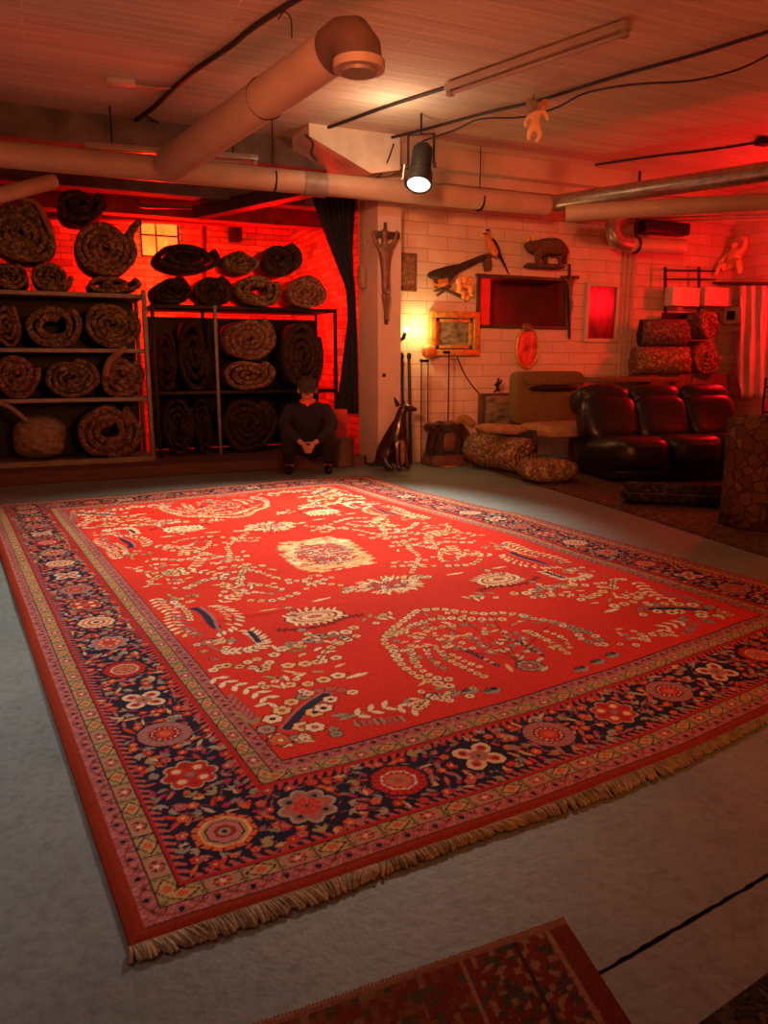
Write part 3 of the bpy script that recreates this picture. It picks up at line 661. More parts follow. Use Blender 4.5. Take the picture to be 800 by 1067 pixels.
# 8 near centre small leaves
for x, y in ((720, 395), (745, 402), (775, 395)): Q.leaf(P(5, x, y), .03, .011, random.uniform(-.4, .6), GREY, DK)
Q.roschain(c6((5, 412), (50, 398), (100, 385), (150, 388), (185, 395)), .05, .024, (CREAM,), leafy=True)
V.roschain(c6((165, 360), (190, 378), (215, 385)), .03, .02, (CREAM, GREY), leafy=True)
for k in range(8): p = P(6, 5+k*20, 437-k*2); Q.leaf(p, .026, .006, 1.45, random.choice([NAVY*2, PINK, GREY]), DK)
# centre lozenge and the small ovals
def centre():
    for k in range(900):
        a, b = random.uniform(-1, 1), random.uniform(-1, 1)
        ed = max(abs(a)*.75+abs(b)*.45, abs(b))
        if ed > 1: continue
        s_, t_2 = CX+a*.235+b*.05, CY-.04+b*.36
        if ed > .62: c_ = random.choice([YEL, YEL, CREAM, YEL*.9]); leaf(s_, t_2, .032, .0085, random.choice([.1, .3, -.1, 2.8])+random.uniform(-.2, .2), c_, DK if random.random() < .25 else None)
        else: rosette(s_, t_2, random.uniform(.011, .019), random.choice([PINK, ROSE, CREAM, CREAM, GREY]), random.choice([NAVY, CRIM, ORG]), random.choice([DK, CRIM]), n=5)
    for k in range(70):
        a = k/70*2*pi; x_ = max(-1, min(1, 1.25*cos(a))); y_ = max(-1, min(1, 1.25*sin(a)))
        leaf(CX+x_*.222, CY+y_*.30*(1-.25*abs(x_)), .009, .006, a, NAVY)
    for v in ((-1, -1), (1, 1)): rosette(CX+v[0]*.235, CY-v[0]*.0+v[1]*.17, .04, CREAM*1.15, CREAM, YEL, 6)
centre()
def oval(cx, cy, a0, b0, n=60):
    for k in range(n):
        a, r_ = random.uniform(0, 2*pi), math.sqrt(random.random())
        s_, t_2 = cx+cos(a)*r_*a0, cy+sin(a)*r_*b0
        if r_ > .6: leaf(s_, t_2, .03, .009, a+random.uniform(-.5, .5), random.choice([CREAM*1.1, YEL, CREAM]), DK)
        else: rosette(s_, t_2, .018, random.choice([PINK, CREAM, ROSE]), random.choice([NAVY, CRIM]), DK, 5)
for sg in (-1, 1): oval(CX, CY+sg*.78, .18, .135, 170)
# sprigs around the centre
def sprig(pts, n=5, r=.019):
    Q.line(pts, .0028, BRN*.6); Q.roschain(pts, .048, r, (CREAM, YEL, CREAM*.9), (ORG, ROSE, OLV))
for pts in (((235, 600), (262, 597), (290, 606)), ((240, 612), (275, 612), (300, 618)), ((300, 607), (330, 610), (362, 613))): sprig(pp_(*pts))
for pts in (((180, 600), (205, 597), (235, 602)), ((232, 630), (250, 618), (228, 610))): Q.roschain(pp_(*pts), .05, .022, (CREAM, YEL), leafy=True)
for pts in ([(1.15, 1.28), (1.0, 1.22), (.9, 1.12)], [(1.0, 2.25), (1.1, 2.45), (1.25, 2.5)], [(.75, 2.3), (.9, 2.4), (1.05, 2.3)], [(.62, 2.5), (.72, 2.6), (.85, 2.55)], [(1.3, 2.05), (1.45, 2.1)], [(.6, 1.25), (.72, 1.15)], [(1.02, .62), (1.12, .68)], [(.95, 1.95), (1.05, 1.9), (1.2, 1.95)]):
    Q.roschain(pts, .05, .021, (CREAM, YEL, CREAM), (ORG, ROSE, NAVY)); Q.line(pts, .003, BRN*.5)
rf = random.Random(11)
for cx_, cy_, n_, sp_ in ((.95, 1.28, 16, .12), (.66, 1.45, 10, .08), (.72, 1.05, 12, .09), (1.0, 2.12, 20, .13), (.72, 2.45, 18, .12), (1.28, 2.1, 12, .09), (1.35, 1.45, 10, .07), (1.18, .68, 14, .09), (.68, 2.1, 12, .08), (1.12, 2.5, 14, .1), (.62, .62, 6, .04), (1.42, 1.85, 8, .05)):
    for k in range(n_):
        p = (cx_+rf.gauss(0, sp_*.6), cy_+rf.gauss(0, sp_*.7))
        if p[0] < .56 or p[1] < .56: continue
        if rf.random() < .5: Q.ros(p, rf.uniform(.014, .02), rf.choice([CREAM, CREAM, YEL, GREY]), rf.choice([ORG, ROSE, NAVY]), DK, 5)
        else: Q.leaf(p, rf.uniform(.022, .034), .008, rf.uniform(0, 3.1), rf.choice([CREAM, YEL, OLV*1.4, CREAM*.8]), DK)
# wool variation (abrash) and knots
IMG *= (1+.10*rng.standard_normal((nT, nS, 1)))*(1+.05*np.sin(gt*7+np.sin(gs*2))[..., None]); IMG = np.clip(IMG, 0, 1)
# ---- geometry of the rug
def rug_xy(s, t):
    k = t/L_; tt = t+nbow(s)*(1-k)+fbow(s)*k; ss = s+rbow(t)*(s/W_)**3
    return A[0]+ES[0]*ss+ET[0]*tt, A[1]+ES[1]*ss+ET[1]*tt
def rug_z(s, t):
    z = .012+.0025*np.sin(s*5.1+t*1.7)*np.sin(t*2.3-s)+.0015*np.sin(s*11+t*6)
    z = z+.012*np.exp(-((t-3.22-.06*s)/.035)**2)*(s < 2.2)*(s > .8)*np.sin(np.clip((s-.8)/1.4, 0, 1)*pi)
    z = z+.008*np.exp(-((t-1.83+.10*s)/.03)**2)*np.exp(-((s-.95)/.35)**2)
    z = z+.012*np.exp(-((s-2.85)/.14)**2)*np.exp(-((t-2.2)/.35)**2)+.012*np.exp(-((s-3.2)/.1)**2)*np.exp(-((t-2.86)/.2)**2)
    ed = np.minimum(np.minimum(s, W_-s), np.minimum(t, L_-t)); return z*np.clip(.55+ed/.04, 0, 1)
rx, ry = rug_xy(gs, gt); rz = rug_z(gs, gt)
co = np.stack([rx, ry, rz], -1).reshape(-1, 3)
idx = np.arange(nT*nS).reshape(nT, nS)
quads = np.stack([idx[:-1, :-1], idx[:-1, 1:], idx[1:, 1:], idx[1:, :-1]], -1).reshape(-1, 4)
# skirt down to the floor
bd = np.concatenate([idx[0, :], idx[1:, -1], idx[-1, -2::-1], idx[-2:0:-1, 0]])
nb = len(bd); low = co[bd].copy(); low[:, 2] = .0005; li = np.arange(len(co), len(co)+nb)
sk_ = np.stack([bd, li, np.roll(li, -1), np.roll(bd, -1)], -1)
co = np.concatenate([co, low]); quads = np.concatenate([quads, sk_])
colr = np.concatenate([IMG.reshape(-1, 3), np.tile(BRN, (nb, 1))])
org = np.array((A[0], A[1], 0)); co = co-org
def big_mesh(name, co, quads, colr, m):
    me = bpy.data.meshes.new(name); me.vertices.add(len(co)); me.vertices.foreach_set('co', co.astype(np.float32).ravel())
    me.loops.add(quads.size); me.loops.foreach_set('vertex_index', quads.astype(np.int32).ravel())
    me.polygons.add(len(quads)); me.polygons.foreach_set('loop_start', np.arange(0, quads.size, 4, dtype=np.int32))
    me.update(calc_edges=True); me.validate()
    at = me.color_attributes.new('dye', 'FLOAT_COLOR', 'POINT'); at.data.foreach_set('color', np.concatenate([colr, np.ones((len(colr), 1))], 1).astype(np.float32).ravel())
    me.polygons.foreach_set('use_smooth', np.ones(len(me.polygons), bool)); me.materials.append(m)
    o = bpy.data.objects.new(name, me); COL.objects.link(o); return o
m, N, L, b = nt('knotted_wool_pile'); b.inputs['Roughness'].default_value = .95; b.inputs['Specular IOR Level'].default_value = .1
at = N.new('ShaderNodeVertexColor'); at.layer_name = 'dye'; L.new(at.outputs[0], b.inputs['Base Color'])
b.inputs['Sheen Roughness'].default_value = .5
tc = N.new('ShaderNodeTexCoord'); n = N.new('ShaderNodeTexNoise'); n.inputs['Scale'].default_value = 160; L.new(tc.outputs['Object'], n.inputs[0])
bp = N.new('ShaderNodeBump'); bp.inputs['Strength'].default_value = .35; bp.inputs['Distance'].default_value = .004; L.new(n.outputs[0], bp.inputs['Height']); L.new(bp.outputs[0], b.inputs['Normal'])
M_pile = m
rugroot = thing('persian_carpet', tuple(org), 'huge red oriental carpet with navy flower border lying flat on the grey floor', 'carpet')
po = big_mesh('pile', co, quads, colr, M_pile); po.parent = rugroot
# fringe of the near edge
fm = MB()
s_ = 0.0
while s_ < W_-.01:
    n_ = 5; ph = random.uniform(-.015, .015); ln = random.uniform(.030, .042); lift = random.uniform(0, .006)
    x0_, y0_ = rug_xy(np.array(s_), np.array(.002)); z0_ = float(rug_z(np.array(s_), np.array(.002)))
    pts = []
    for k in range(n_):
        f_ = k/(n_-1); q = rug_xy(np.array(s_), np.array(0.)); wv = .007*sin(s_*9)+.006*sin(s_*23)
        off = -ln*f_*(1+.25*sin(s_*6)); sx_ = (ph*.6+wv*2)*f_**1.3
        pts.append((float(q[0])+ES[0]*sx_+ET[0]*off, float(q[1])+ES[1]*sx_+ET[1]*off, max(.0035, z0_*.7*(1-f_)+lift*sin(f_*pi)+.004)))
    fm.tube(pts, [.0045, .005, .0055, .0055, .004], 5)
    s_ += random.uniform(.0042, .0062)
fo = fm.build('fringe', M_tassel, rugroot); fo['kind'] = 'stuff'; fo['label'] = 'beige knotted tassels along the near edge'

# small rug in the foreground
def small_rug():
    p0, p1, p2 = PZ(588, 962), PZ(660, 1075), PZ(285, 1067)
    p1 = p0+(p1-p0).normalized()*.75; p2 = p0+(p2-p0).normalized()*1.15
    sd, td = (p2-p0), (p1-p0); n1, n2 = 300, 210
    a, b_ = np.meshgrid(np.linspace(0, 1, n1), np.linspace(0, 1, n2)); Ls, Lt = sd.length, td.length
    s2, t2 = a*Ls, b_*Lt; im = np.empty((n2, n1, 3)); im[:] = (.125, .022, .009)
    e2_ = np.minimum(np.minimum(s2, Ls-s2), np.minimum(t2, Lt-t2)); es_ = s2
    nz = rng.random((n2//4+2, n1//4+2)); nzz = np.kron(nz, np.ones((4, 4)))[:n2, :n1]
    f_ = (s2 > .04) & (s2 < .22); im[f_ & (np.mod(s2*26+np.sin(t2*60)*.6, 1) < .45) & (nzz > .3)] = (.20, .13, .06)
    im[f_ & (nzz > .72)] = (.05, .04, .02); im[(s2 > .22) & (nzz > .6)] = (.14, .05, .015); im[(s2 > .22) & (nzz > .86)] = (.06, .05, .02)
    g_ = (np.mod(s2*9, 1) < .5) ^ (np.mod(t2*9, 1) < .5); im[(s2 > .26) & g_ & (nzz < .3)] = (.16, .10, .05)
    im[np.abs(s2-.05) < .004] = (.24, .13, .08); im[np.abs(s2-.125) < .004] = (.03, .02, .01); im[np.abs(s2-.24) < .004] = (.24, .13, .08)
    im[t2 < .012] = (.20, .09, .05)
    im *= (1+.12*rng.standard_normal((n2, n1, 1)))
    x = p0.x+a*sd.x+b_*td.x; y = p0.y+a*sd.y+b_*td.y; z = .009+.002*np.sin(a*14)*np.sin(b_*9)
    c_ = np.stack([x, y, z], -1).reshape(-1, 3); ix = np.arange(n1*n2).reshape(n2, n1)
    q_ = np.stack([ix[:-1, :-1], ix[:-1, 1:], ix[1:, 1:], ix[1:, :-1]], -1).reshape(-1, 4)
    bd = np.concatenate([ix[0, :], ix[1:, -1], ix[-1, -2::-1], ix[-2:0:-1, 0]]); lw = c_[bd].copy(); lw[:, 2] = .0006; li = np.arange(len(c_), len(c_)+len(bd))
    q_ = np.concatenate([q_, np.stack([bd, li, np.roll(li, -1), np.roll(bd, -1)], -1)]); cl = np.concatenate([np.clip(im, 0, 1).reshape(-1, 3), np.tile((.12, .03, .02), (len(bd), 1))])
    og = np.array((p0.x, p0.y, 0)); root = thing('small_rug', tuple(og), 'worn dark red rug with brown patterned border in the near foreground', 'rug')
    o = big_mesh('pile', np.concatenate([c_, lw])-og, q_, cl, M_pile); o.parent = root
    f = MB(); k = 0.
    while k < 1:
        q = p0+sd*k+Vector((0, 0, .006)); o_ = (-td).normalized()*random.uniform(.006, .011); f.tube([q, q+o_*.5+Vector((0, 0, .002)), q+o_], [.003, .003, .0015], 5); k += .006
    ff = f.build('fringe', M_tan, root); ff['kind'] = 'stuff'
small_rug()
p0 = PZ(812, 1010); d1_ = (PZ(735, 1067)-PZ(812, 1010)).normalized(); d2_ = Vector((d1_.y, -d1_.x, 0)); d2_ = d2_ if d2_.x > 0 else -d2_
dr = MB(); dr.poly([p0+d1_*-.2, p0+d1_*.3, p0+d1_*.3+d2_*.6, p0+d1_*-.2+d2_*.6], .012)
tag(dr.build('dark_rug', RUGC[3]), 'dark rug corner on the floor at the very bottom right of the photo', 'rug')

# ============================================================ ROLLED CARPETS
def roll_mesh(name, rx, rz, length, turns=3, th=None, mats=None, flap=None, wob=.05, inner=.07, parent=None, org=(0, 0, 0), axis=0., tilt=0., seed=0, start=0.):
    """thick spiral seen from its open end, axis along +Y, resting at z=0"""
    rs = random.Random(seed); bm = bmesh.new(); n = int(turns*34); R1 = 1.0; pitch = (R1-inner)/turns; th = th or pitch*.98
    ph = [rs.uniform(0, 6) for _ in range(4)]
    prof = []
    for i in range(n+1):
        k = i/n; a = start+2*pi*turns*k; r = inner+(R1-inner)*k
        wv = 1+wob*(sin(a*2+ph[0])*.5+sin(a*3+ph[1])*.35+sin(a*5.3+ph[2])*.25)
        prof.append((a, r*wv))
    P = [Vector((rx*r*cos(a), 0, rz*r*sin(a))) for a, r in prof]
    if flap: # loose end lifting off the roll
        t = (P[-1]-P[-2]).normalized(); d = Vector((flap[0], 0, flap[1])); m_ = 8
        base = P[-1]
        for k in range(1, m_+1):
            f = k/m_; P.append(base+t*(f*(1-f))*d.length*.6+d*f)
    zmin = min(p.z for p in P)-.5*th*rz; rows = []
    T = []
    for i, p in enumerate(P):
        t = (P[min(i+1, len(P)-1)]-P[max(i-1, 0)]).normalized(); T.append(Vector((-t.z, 0, t.x)))
    tt = th*min(rx, rz)
    nY = 5; NS = n+1
    for i, p in enumerate(P):
        jit = .02*sin(i*.35+ph[3])+.008*sin(i*1.3+ph[0]); cols = []
        for j in range(nY):
            y = (0 if j == 0 else length*j/(nY-1)); y = y+(jit if j == 0 else 0); sg = 1+.03*sin(j*2.2+ph[1])
            for sd in (-.5, .5):
                q = p+T[i]*tt*sd; cols.append(bm.verts.new(Vector((q.x*sg, y, (q.z-zmin)*1.0))))
        rows.append(cols)
    def face(a, b, c, d, mi):
        f = bm.faces.new((a, b, c, d)); f.material_index = mi; f.smooth = True
    for i in range(len(rows)-1):
        a, b = rows[i], rows[i+1]
        for j in range(nY-1):
            face(a[2*j], b[2*j], b[2*j+2], a[2*j+2], 0); face(a[2*j+1], a[2*j+3], b[2*j+3], b[2*j+1], 0)
        face(a[0], a[1], b[1], b[0], 1); face(a[-2], b[-2], b[-1], a[-1], 1)
    for r_ in (rows[0], rows[-1]):
        for j in range(nY-1): face(r_[2*j], r_[2*j+1], r_[2*j+3], r_[2*j+2], 1)
    core = [v.co for r_ in rows[:NS] for v in r_]; x0, x1 = min(c.x for c in core), max(c.x for c in core); z0, z1 = min(c.z for c in core), max(c.z for c in core)
    fx, fz = 2*rx/(x1-x0), 2*rz/(z1-z0); cxm = (x0+x1)/2
    for v in bm.verts: v.co.x = (v.co.x-cxm)*fx; v.co.z = (v.co.z-z0)*fz
    bmesh.ops.recalc_face_normals(bm, faces=bm.faces)
    me = bpy.data.meshes.new(name); bm.to_mesh(me); bm.free()
    for m in mats: me.materials.append(m)
    o = bpy.data.objects.new(name, me); COL.objects.link(o); o.location = org; o.rotation_euler = (tilt, 0, axis); return o
def shelf_roll(px, py, rx, ry, Y, label, group, ci=0, ei=0, length=.59, turns=3, flap=None, zb=None, wob=.10, seed=None, name='rolled_carpet', axis=0, inner=.07):
    p = PY(px, py, Y); k = mpp(p); zbot = p.z-ry*k if zb is None else zb
    rz = ry*k if zb is None else (p.z+ry*k-zb)/2
    em = (M_edge, M_edge2, M_edge3)[ei]
    o = roll_mesh(name, rx*k*.985, rz*.985, length, turns, None, [RUGC[ci], em], flap and (flap[0]*k, flap[1]*k), wob, seed=seed if seed is not None else int(px*7+py), org=(p.x, Y+.02, zbot+.002), start=random.uniform(0, 1.5), axis=axis, inner=inner)
    return tag(o, label, 'carpet', group)
# ---- left steel shelf
YS = 8.17
sh = thing('metal_shelf', (.4, YS+.35, .09), 'grey steel shelf at far left loaded with rolled carpets', 'shelf')
xr = PY(155, 400, YS).x; xl = PY(-18, 440, YS).x; XL = xl-.75
zb_ = [PY(75, y, YS).z for y in (480, 415, 363, 304)]
for z in zb_: MB().box(((XL+xr)/2, YS+.35, z-.02), (xr-XL, .7, .04), bev=.004).build('shelf_board', M_steel, sh)
for x in (xl, xr):
    for y in (YS-.0, YS+.68):
        MB().box((x, y, (zb_[-1]+.04+.09)/2), (.04, .045, zb_[-1]+.04-.09), bev=.004).build('upright', M_steel, sh)
MB().box(((XL+xr)/2, YS, .115), (xr-XL, .03, .05)).build('kick_rail', M_steel, sh)
MB().box(((XL+xr)/2, YS+.69, (zb_[-1]+.09)/2), (xr-XL-.06, .012, zb_[-1]-.12)).build('shade_sheet', M_black, sh)  # added dark sheet, puts shade behind the rolls
g1 = 'rolled carpets on the left steel shelf'
b0, b1, b2, b3 = [z+.002 for z in zb_]
# bottom row
o = MB().sup((PY(41, 448, YS).x, YS+.3, b0+.228), (.25, .3, .215), e=.8, noise=.05, nu=72, nv=44, fn=lambda p: p*(1+.035*sin(p.x*34+p.z*21)*sin(p.z*41-p.y*17)-.02*random.random())).build('sheepskin_bundle', M_fur); sheep = o; tag(o, 'pale fleecy sheepskin bundle on the lowest shelf at the left', 'rug')
fl = [PY(-12, 416, YS-.02), PY(10, 424, YS-.04), PY(28, 438, YS-.06)]
o = MB().tube([q+Vector((0, -.05, 0)) for q in spline(fl, 4)], .022, 8).build('hanging_flap', M_fur, None); attach(o, sheep)
shelf_roll(116, 452, 33, 30, YS+.03, 'largest rolled carpet, lowest shelf at right, wide loose spiral', g1, 0, 0, turns=3, zb=b0, wob=.13, seed=3, inner=.25)
# second row
shelf_roll(19, 391, 23, 21, YS, 'plum rolled carpet at the left of the third shelf row above the fleece', g1, 2, 0, zb=b1, wob=.1)
shelf_roll(76, 391, 27, 18, YS, 'oval rolled carpet in the middle above the two lowest bundles', g1, 0, 1, zb=b1, turns=4, wob=.09)
tr_ = shelf_roll(129, 391, 22, 19, YS, 'rolled carpet with a tongue sticking up over the shelf edge', g1, 4, 0, zb=b1, turns=3, wob=.13)
o = MB().tube(spline([PY(110, 392, YS-.05), PY(113, 378, YS-.06), PY(121, 370, YS-.08), PY(132, 362, YS-.08)], 4), [.03]*12+[.02], 8, squash=.5).build('carpet_tongue', M_tan); attach(o, tr_)
# third row
shelf_roll(7, 337, 14, 20, YS, 'narrow rolled carpet at the left end of the upper row', g1, 2, 0, zb=b2)
shelf_roll(57, 340, 29, 22, YS, 'wide gold rolled carpet in the upper row with a dark slit across', g1, 1, 1, zb=b2, turns=2, wob=.10, inner=.35)
shelf_roll(119, 340, 28, 23, YS, 'rolled carpet at right end of the upper row, orange brown core', g1, 4, 1, zb=b2, turns=4, wob=.09)
# on top
shelf_roll(9, 288, 19, 15, YS, 'greenish flattened roll on the shelf top at the left edge', g1, 3, 1, zb=b3, seed=5)
shelf_roll(55, 288, 21, 15, YS, 'flattened rose roll lying on the shelf top between two others', g1, 2, 1, zb=b3, turns=3)
shelf_roll(120, 296, 27, 8, YS, 'flat folded dark carpet squeezed under the orange spiral roll', g1, 2, 0, zb=b3, turns=2)
zt = PY(20, 272, YS).z+.005
tf_ = shelf_roll(20, 240, 36, 33, YS, 'big gold and black carpet roll at top left with a stiff brown fold', g1, 1, 1, zb=zt, turns=4, wob=.12, seed=12)
o = MB().tube(spline([PY(22, 206, YS-.06), PY(38, 212, YS-.07), PY(47, 228, YS-.07), PY(54, 244, YS-.06)], 4), .045, 8, squash=.6).build('folded_edge', M_tan); attach(o, tf_)
shelf_roll(112, 261, 31, 29, YS-.02, 'orange edged spiral carpet roll standing out on the shelf top', g1, 2, 0, zb=PY(112, 288, YS).z+.006, turns=4, wob=.05, flap=(12, 18), seed=9)
shelf_roll(86, 213, 24, 15, YS, 'dark lumpy roll on top beneath the big pipe', g1, 3, 2, zb=PY(112, 232, YS-.02).z+.006, turns=2)
# shade inside the compartments comes from the added dark sheet
# ---- second shelf
YM = 8.45
s2 = thing('storage_rack', (1.95, YM+.35, .09), 'dark steel rack in the middle of the storage opening', 'shelf')
zt2 = PY(280, 320, YM).z; xa, xb = PY(160, 350, YM).x, PY(349, 330, YM).x; xm = PY(226, 380, YM).x
ZL = .79
for z in (zt2, ZL): MB().box(((xa+xb)/2, YM+.35, z-.02), (xb-xa, .7, .04), bev=.004).build('shelf_board', M_black, s2)
for x, y in ((xa, YM), (xm, YM), (xb, YM), (xa, YM+.68), (xm, YM+.68), (xb, YM+.68)):
    zz = zt2; MB().box((x, y, (zz+.09)/2), (.035, .04, zz-.09), bev=.004).build('upright', M_steel if x == xm and y == YM else M_black, s2)
MB().box(((xa+xb)/2, YM+.70, .85), (xb-xa, .012, 1.5)).build('shade_sheet', M_black, s2)  # another added dark sheet, for the shade inside the rack
g2 = 'rolled carpets on the dark storage rack'
z2 = zt2+.002
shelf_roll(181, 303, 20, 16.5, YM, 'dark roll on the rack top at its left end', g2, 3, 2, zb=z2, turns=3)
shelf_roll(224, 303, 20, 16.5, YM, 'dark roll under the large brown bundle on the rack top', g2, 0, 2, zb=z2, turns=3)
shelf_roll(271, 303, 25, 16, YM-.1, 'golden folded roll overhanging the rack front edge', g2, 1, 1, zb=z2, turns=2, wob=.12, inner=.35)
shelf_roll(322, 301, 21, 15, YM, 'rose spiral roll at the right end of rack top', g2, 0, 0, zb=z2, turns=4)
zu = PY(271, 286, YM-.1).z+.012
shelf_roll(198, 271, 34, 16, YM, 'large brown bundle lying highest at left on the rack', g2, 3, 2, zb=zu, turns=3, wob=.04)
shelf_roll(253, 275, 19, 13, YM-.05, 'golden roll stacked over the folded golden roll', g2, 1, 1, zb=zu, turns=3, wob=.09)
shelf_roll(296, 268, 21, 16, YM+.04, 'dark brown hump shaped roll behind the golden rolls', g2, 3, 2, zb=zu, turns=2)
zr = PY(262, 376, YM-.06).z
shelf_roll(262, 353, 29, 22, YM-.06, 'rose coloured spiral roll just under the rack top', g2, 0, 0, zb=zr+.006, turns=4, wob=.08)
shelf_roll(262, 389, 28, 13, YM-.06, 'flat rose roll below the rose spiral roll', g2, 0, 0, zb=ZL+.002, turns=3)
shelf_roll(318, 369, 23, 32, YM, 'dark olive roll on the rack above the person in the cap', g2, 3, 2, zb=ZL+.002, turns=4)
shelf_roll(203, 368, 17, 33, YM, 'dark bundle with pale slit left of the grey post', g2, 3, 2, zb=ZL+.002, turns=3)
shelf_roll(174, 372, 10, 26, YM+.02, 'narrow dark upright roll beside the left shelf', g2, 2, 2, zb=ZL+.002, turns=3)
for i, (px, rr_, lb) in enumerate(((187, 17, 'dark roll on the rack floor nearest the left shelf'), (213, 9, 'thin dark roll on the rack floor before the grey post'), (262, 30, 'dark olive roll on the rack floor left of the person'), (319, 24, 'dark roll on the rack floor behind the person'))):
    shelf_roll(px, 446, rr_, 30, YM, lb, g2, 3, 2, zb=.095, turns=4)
# red lantern glow on the storage back wall
lb_ = thing('wall_lantern', tuple(PY(170, 262, 11.35)), 'amber glowing square lantern on the red brick wall of the storage room', 'lamp')
c_ = PY(166, 246, 11.45)
MB().box(c_, (.5, .04, .55), bev=.01).build('lamp_panel', mat('amber_glass', (1, .30, .03), (1, .16, .02), 6, .5, emit=1.6), lb_)
fr = MB()
for dx in (-.25, -.05, .25): fr.box(c_+Vector((dx, -.03, 0)), (.02, .03, .58))
for dz in (-.28, 0, .28): fr.box(c_+Vector((0, -.03, dz)), (.52, .03, .02))
fr.build('lantern_frame', M_black, lb_)
# pipes inside the storage
for nm, pts, r_, lab in (('storage_pipe', [PY(-20, 222, 10.5), PY(140, 228, 10.5), PY(330, 236, 10.5)], .05, 'dark pipe running across the red storage wall'),
                   ('storage_conduit', [PY(-20, 190, 9.6), PY(140, 200, 9.6), PY(330, 216, 9.6)], .035, 'thin conduit high across the red storage room'),
                   ('bent_pipe', [PY(143, 190, 9.3), PY(143, 208, 9.3), PY(146, 213, 9.3), PY(152, 214, 9.3), PY(208, 215, 9.3)], .035, 'dark pipe bent at a right angle under the storage ceiling'),
                   ('downpipe', [PY(212, 190, 10.6), PY(212, 300, 10.6)], .045, 'dark vertical pipe on the red storage wall')):
    tag(MB().tube(pts, r_, 10).build(nm, M_rubber), lab, 'pipe')
tag(MB().box(PY(245, 240, 11.5), (.16, .2, .32), bev=.01).build('meter_box', M_black), 'black box mounted high on the red storage wall', 'box')

# ============================================================ PERSON
pb = PZ(318, 489.5); pb = Vector((pb.x, pb.y-.12, 0))
per = thing('person', tuple(pb), 'person in dark jacket and cap crouching low with clasped hands before the rack', 'person', rz=-R(19))
per.scale = (.95, .95, .95)
def V4(x, y, z, r): return (x, y, z, r)
hand = []
for sx in (-1, 1):
    wr = V4(sx*.055, -.36, .335, .026); pm = V4(sx*.028, -.395, .30, .033); hand.append([V4(sx*.16, -.27, .40, .036), wr, pm])
    for k in range(4):
        bx = sx*(.020+.004*k); z0 = .318-.019*k
        hand.append([pm, V4(bx, -.418, z0, .010), V4(-sx*.006, -.436+.002*k, z0-.008, .0095), V4(-sx*.030, -.428, z0-.020+.003*k, .0085)])
    hand.append([wr, V4(sx*.022, -.398, .345, .0105), V4(sx*.004, -.420, .352, .010)])
body = [[V4(0, .08, .26, .13), V4(0, .07, .40, .135), V4(0, .02, .56, .15), V4(0, -.02, .68, .12), V4(0, -.05, .74, .055), V4(0, -.075, .80, .06), V4(0, -.085, .865, .093), V4(0, -.08, .93, .085)]]
for sx in (-1, 1):
    body += [[V4(0, -.02, .68, .12), V4(sx*.17, -.02, .66, .065), V4(sx*.25, -.10, .50, .05), V4(sx*.16, -.27, .40, .036)],
             [V4(0, .08, .26, .13), V4(sx*.11, .04, .27, .10), V4(sx*.21, -.26, .44, .068), V4(sx*.20, -.10, .10, .045), V4(sx*.20, -.11, .05, .04), V4(sx*.21, -.24, .035, .03)]]
pbody = skin('body', body+hand, M_skin, per, 2)
# face details
def put(root, nm, m, *a, **k):
    q = MB().sup(*a, **k)
    for v in q.bm.verts: v.co = WM[root.name] @ v.co
    return q.build(nm, m, root)
put(pbody, 'nose', M_skin, (0, -.172, .862), (.014, .022, .022), e=.9, nu=10, nv=8)
for sx in (-1, 1): put(pbody, 'ear', M_skin, (sx*.092, -.08, .865), (.014, .025, .034), e=.9, nu=10, nv=8); put(pbody, 'eye', M_black, (sx*.034, -.166, .885), (.015, .008, .008), e=.9, nu=10, nv=8)
put(pbody, 'mouth', M_bronze, (0, -.166, .822), (.026, .008, .006), e=.9, nu=10, nv=8)
jk = [[V4(0, .10, .22, .17), V4(0, .08, .38, .175), V4(0, .02, .56, .185), V4(0, -.02, .68, .15), V4(0, -.04, .735, .085)]]
for sx in (-1, 1): jk += [[V4(0, -.02, .68, .15), V4(sx*.18, -.02, .665, .09), V4(sx*.265, -.10, .50, .075), V4(sx*.17, -.26, .405, .058), V4(sx*.085, -.335, .352, .045)]]
skin('jacket', jk, M_cloth, per, 2)
tr = [[V4(-.11, .06, .25, .13), V4(0, .10, .25, .15), V4(.11, .06, .25, .13)]]
for sx in (-1, 1): tr += [[V4(sx*.11, .06, .25, .13), V4(sx*.215, -.265, .44, .092), V4(sx*.205, -.12, .16, .07), V4(sx*.20, -.11, .085, .062)]]
skin('trousers', tr, M_trous, per, 2)
for sx in (-1, 1): skin('shoe', [[V4(sx*.20, -.07, .045, .044), V4(sx*.205, -.16, .045, .046), V4(sx*.215, -.27, .036, .036)]], M_black, per, 2)
cp = MB(); cp.sup((0, -.075, .925), (.108, .118, .072), e=.8); cp.sup((0, -.185, .885), (.09, .07, .012), rot=(.55, 0, 0), e=.6)
hd = MB(); hd.sup((0, -.055, .85), (.118, .112, .12), e=.9)
for q in (cp,):
    for v in q.bm.verts: v.co = WM[per.name] @ v.co
hd.bm.free()
cp.build('cap', M_cap, per)
sf = MB(); sf.sup((0, -.115, .755), (.085, .06, .032), rot=(.3, 0, 0), e=.9, noise=.05); sf.poly([(-.055, -.185, .765), (.055, -.185, .765), (0, -.20, .70)], .02, (0, 1, 0))
for v in sf.bm.verts: v.co = WM[per.name] @ v.co
sf.build('scarf', M_scarf, per)

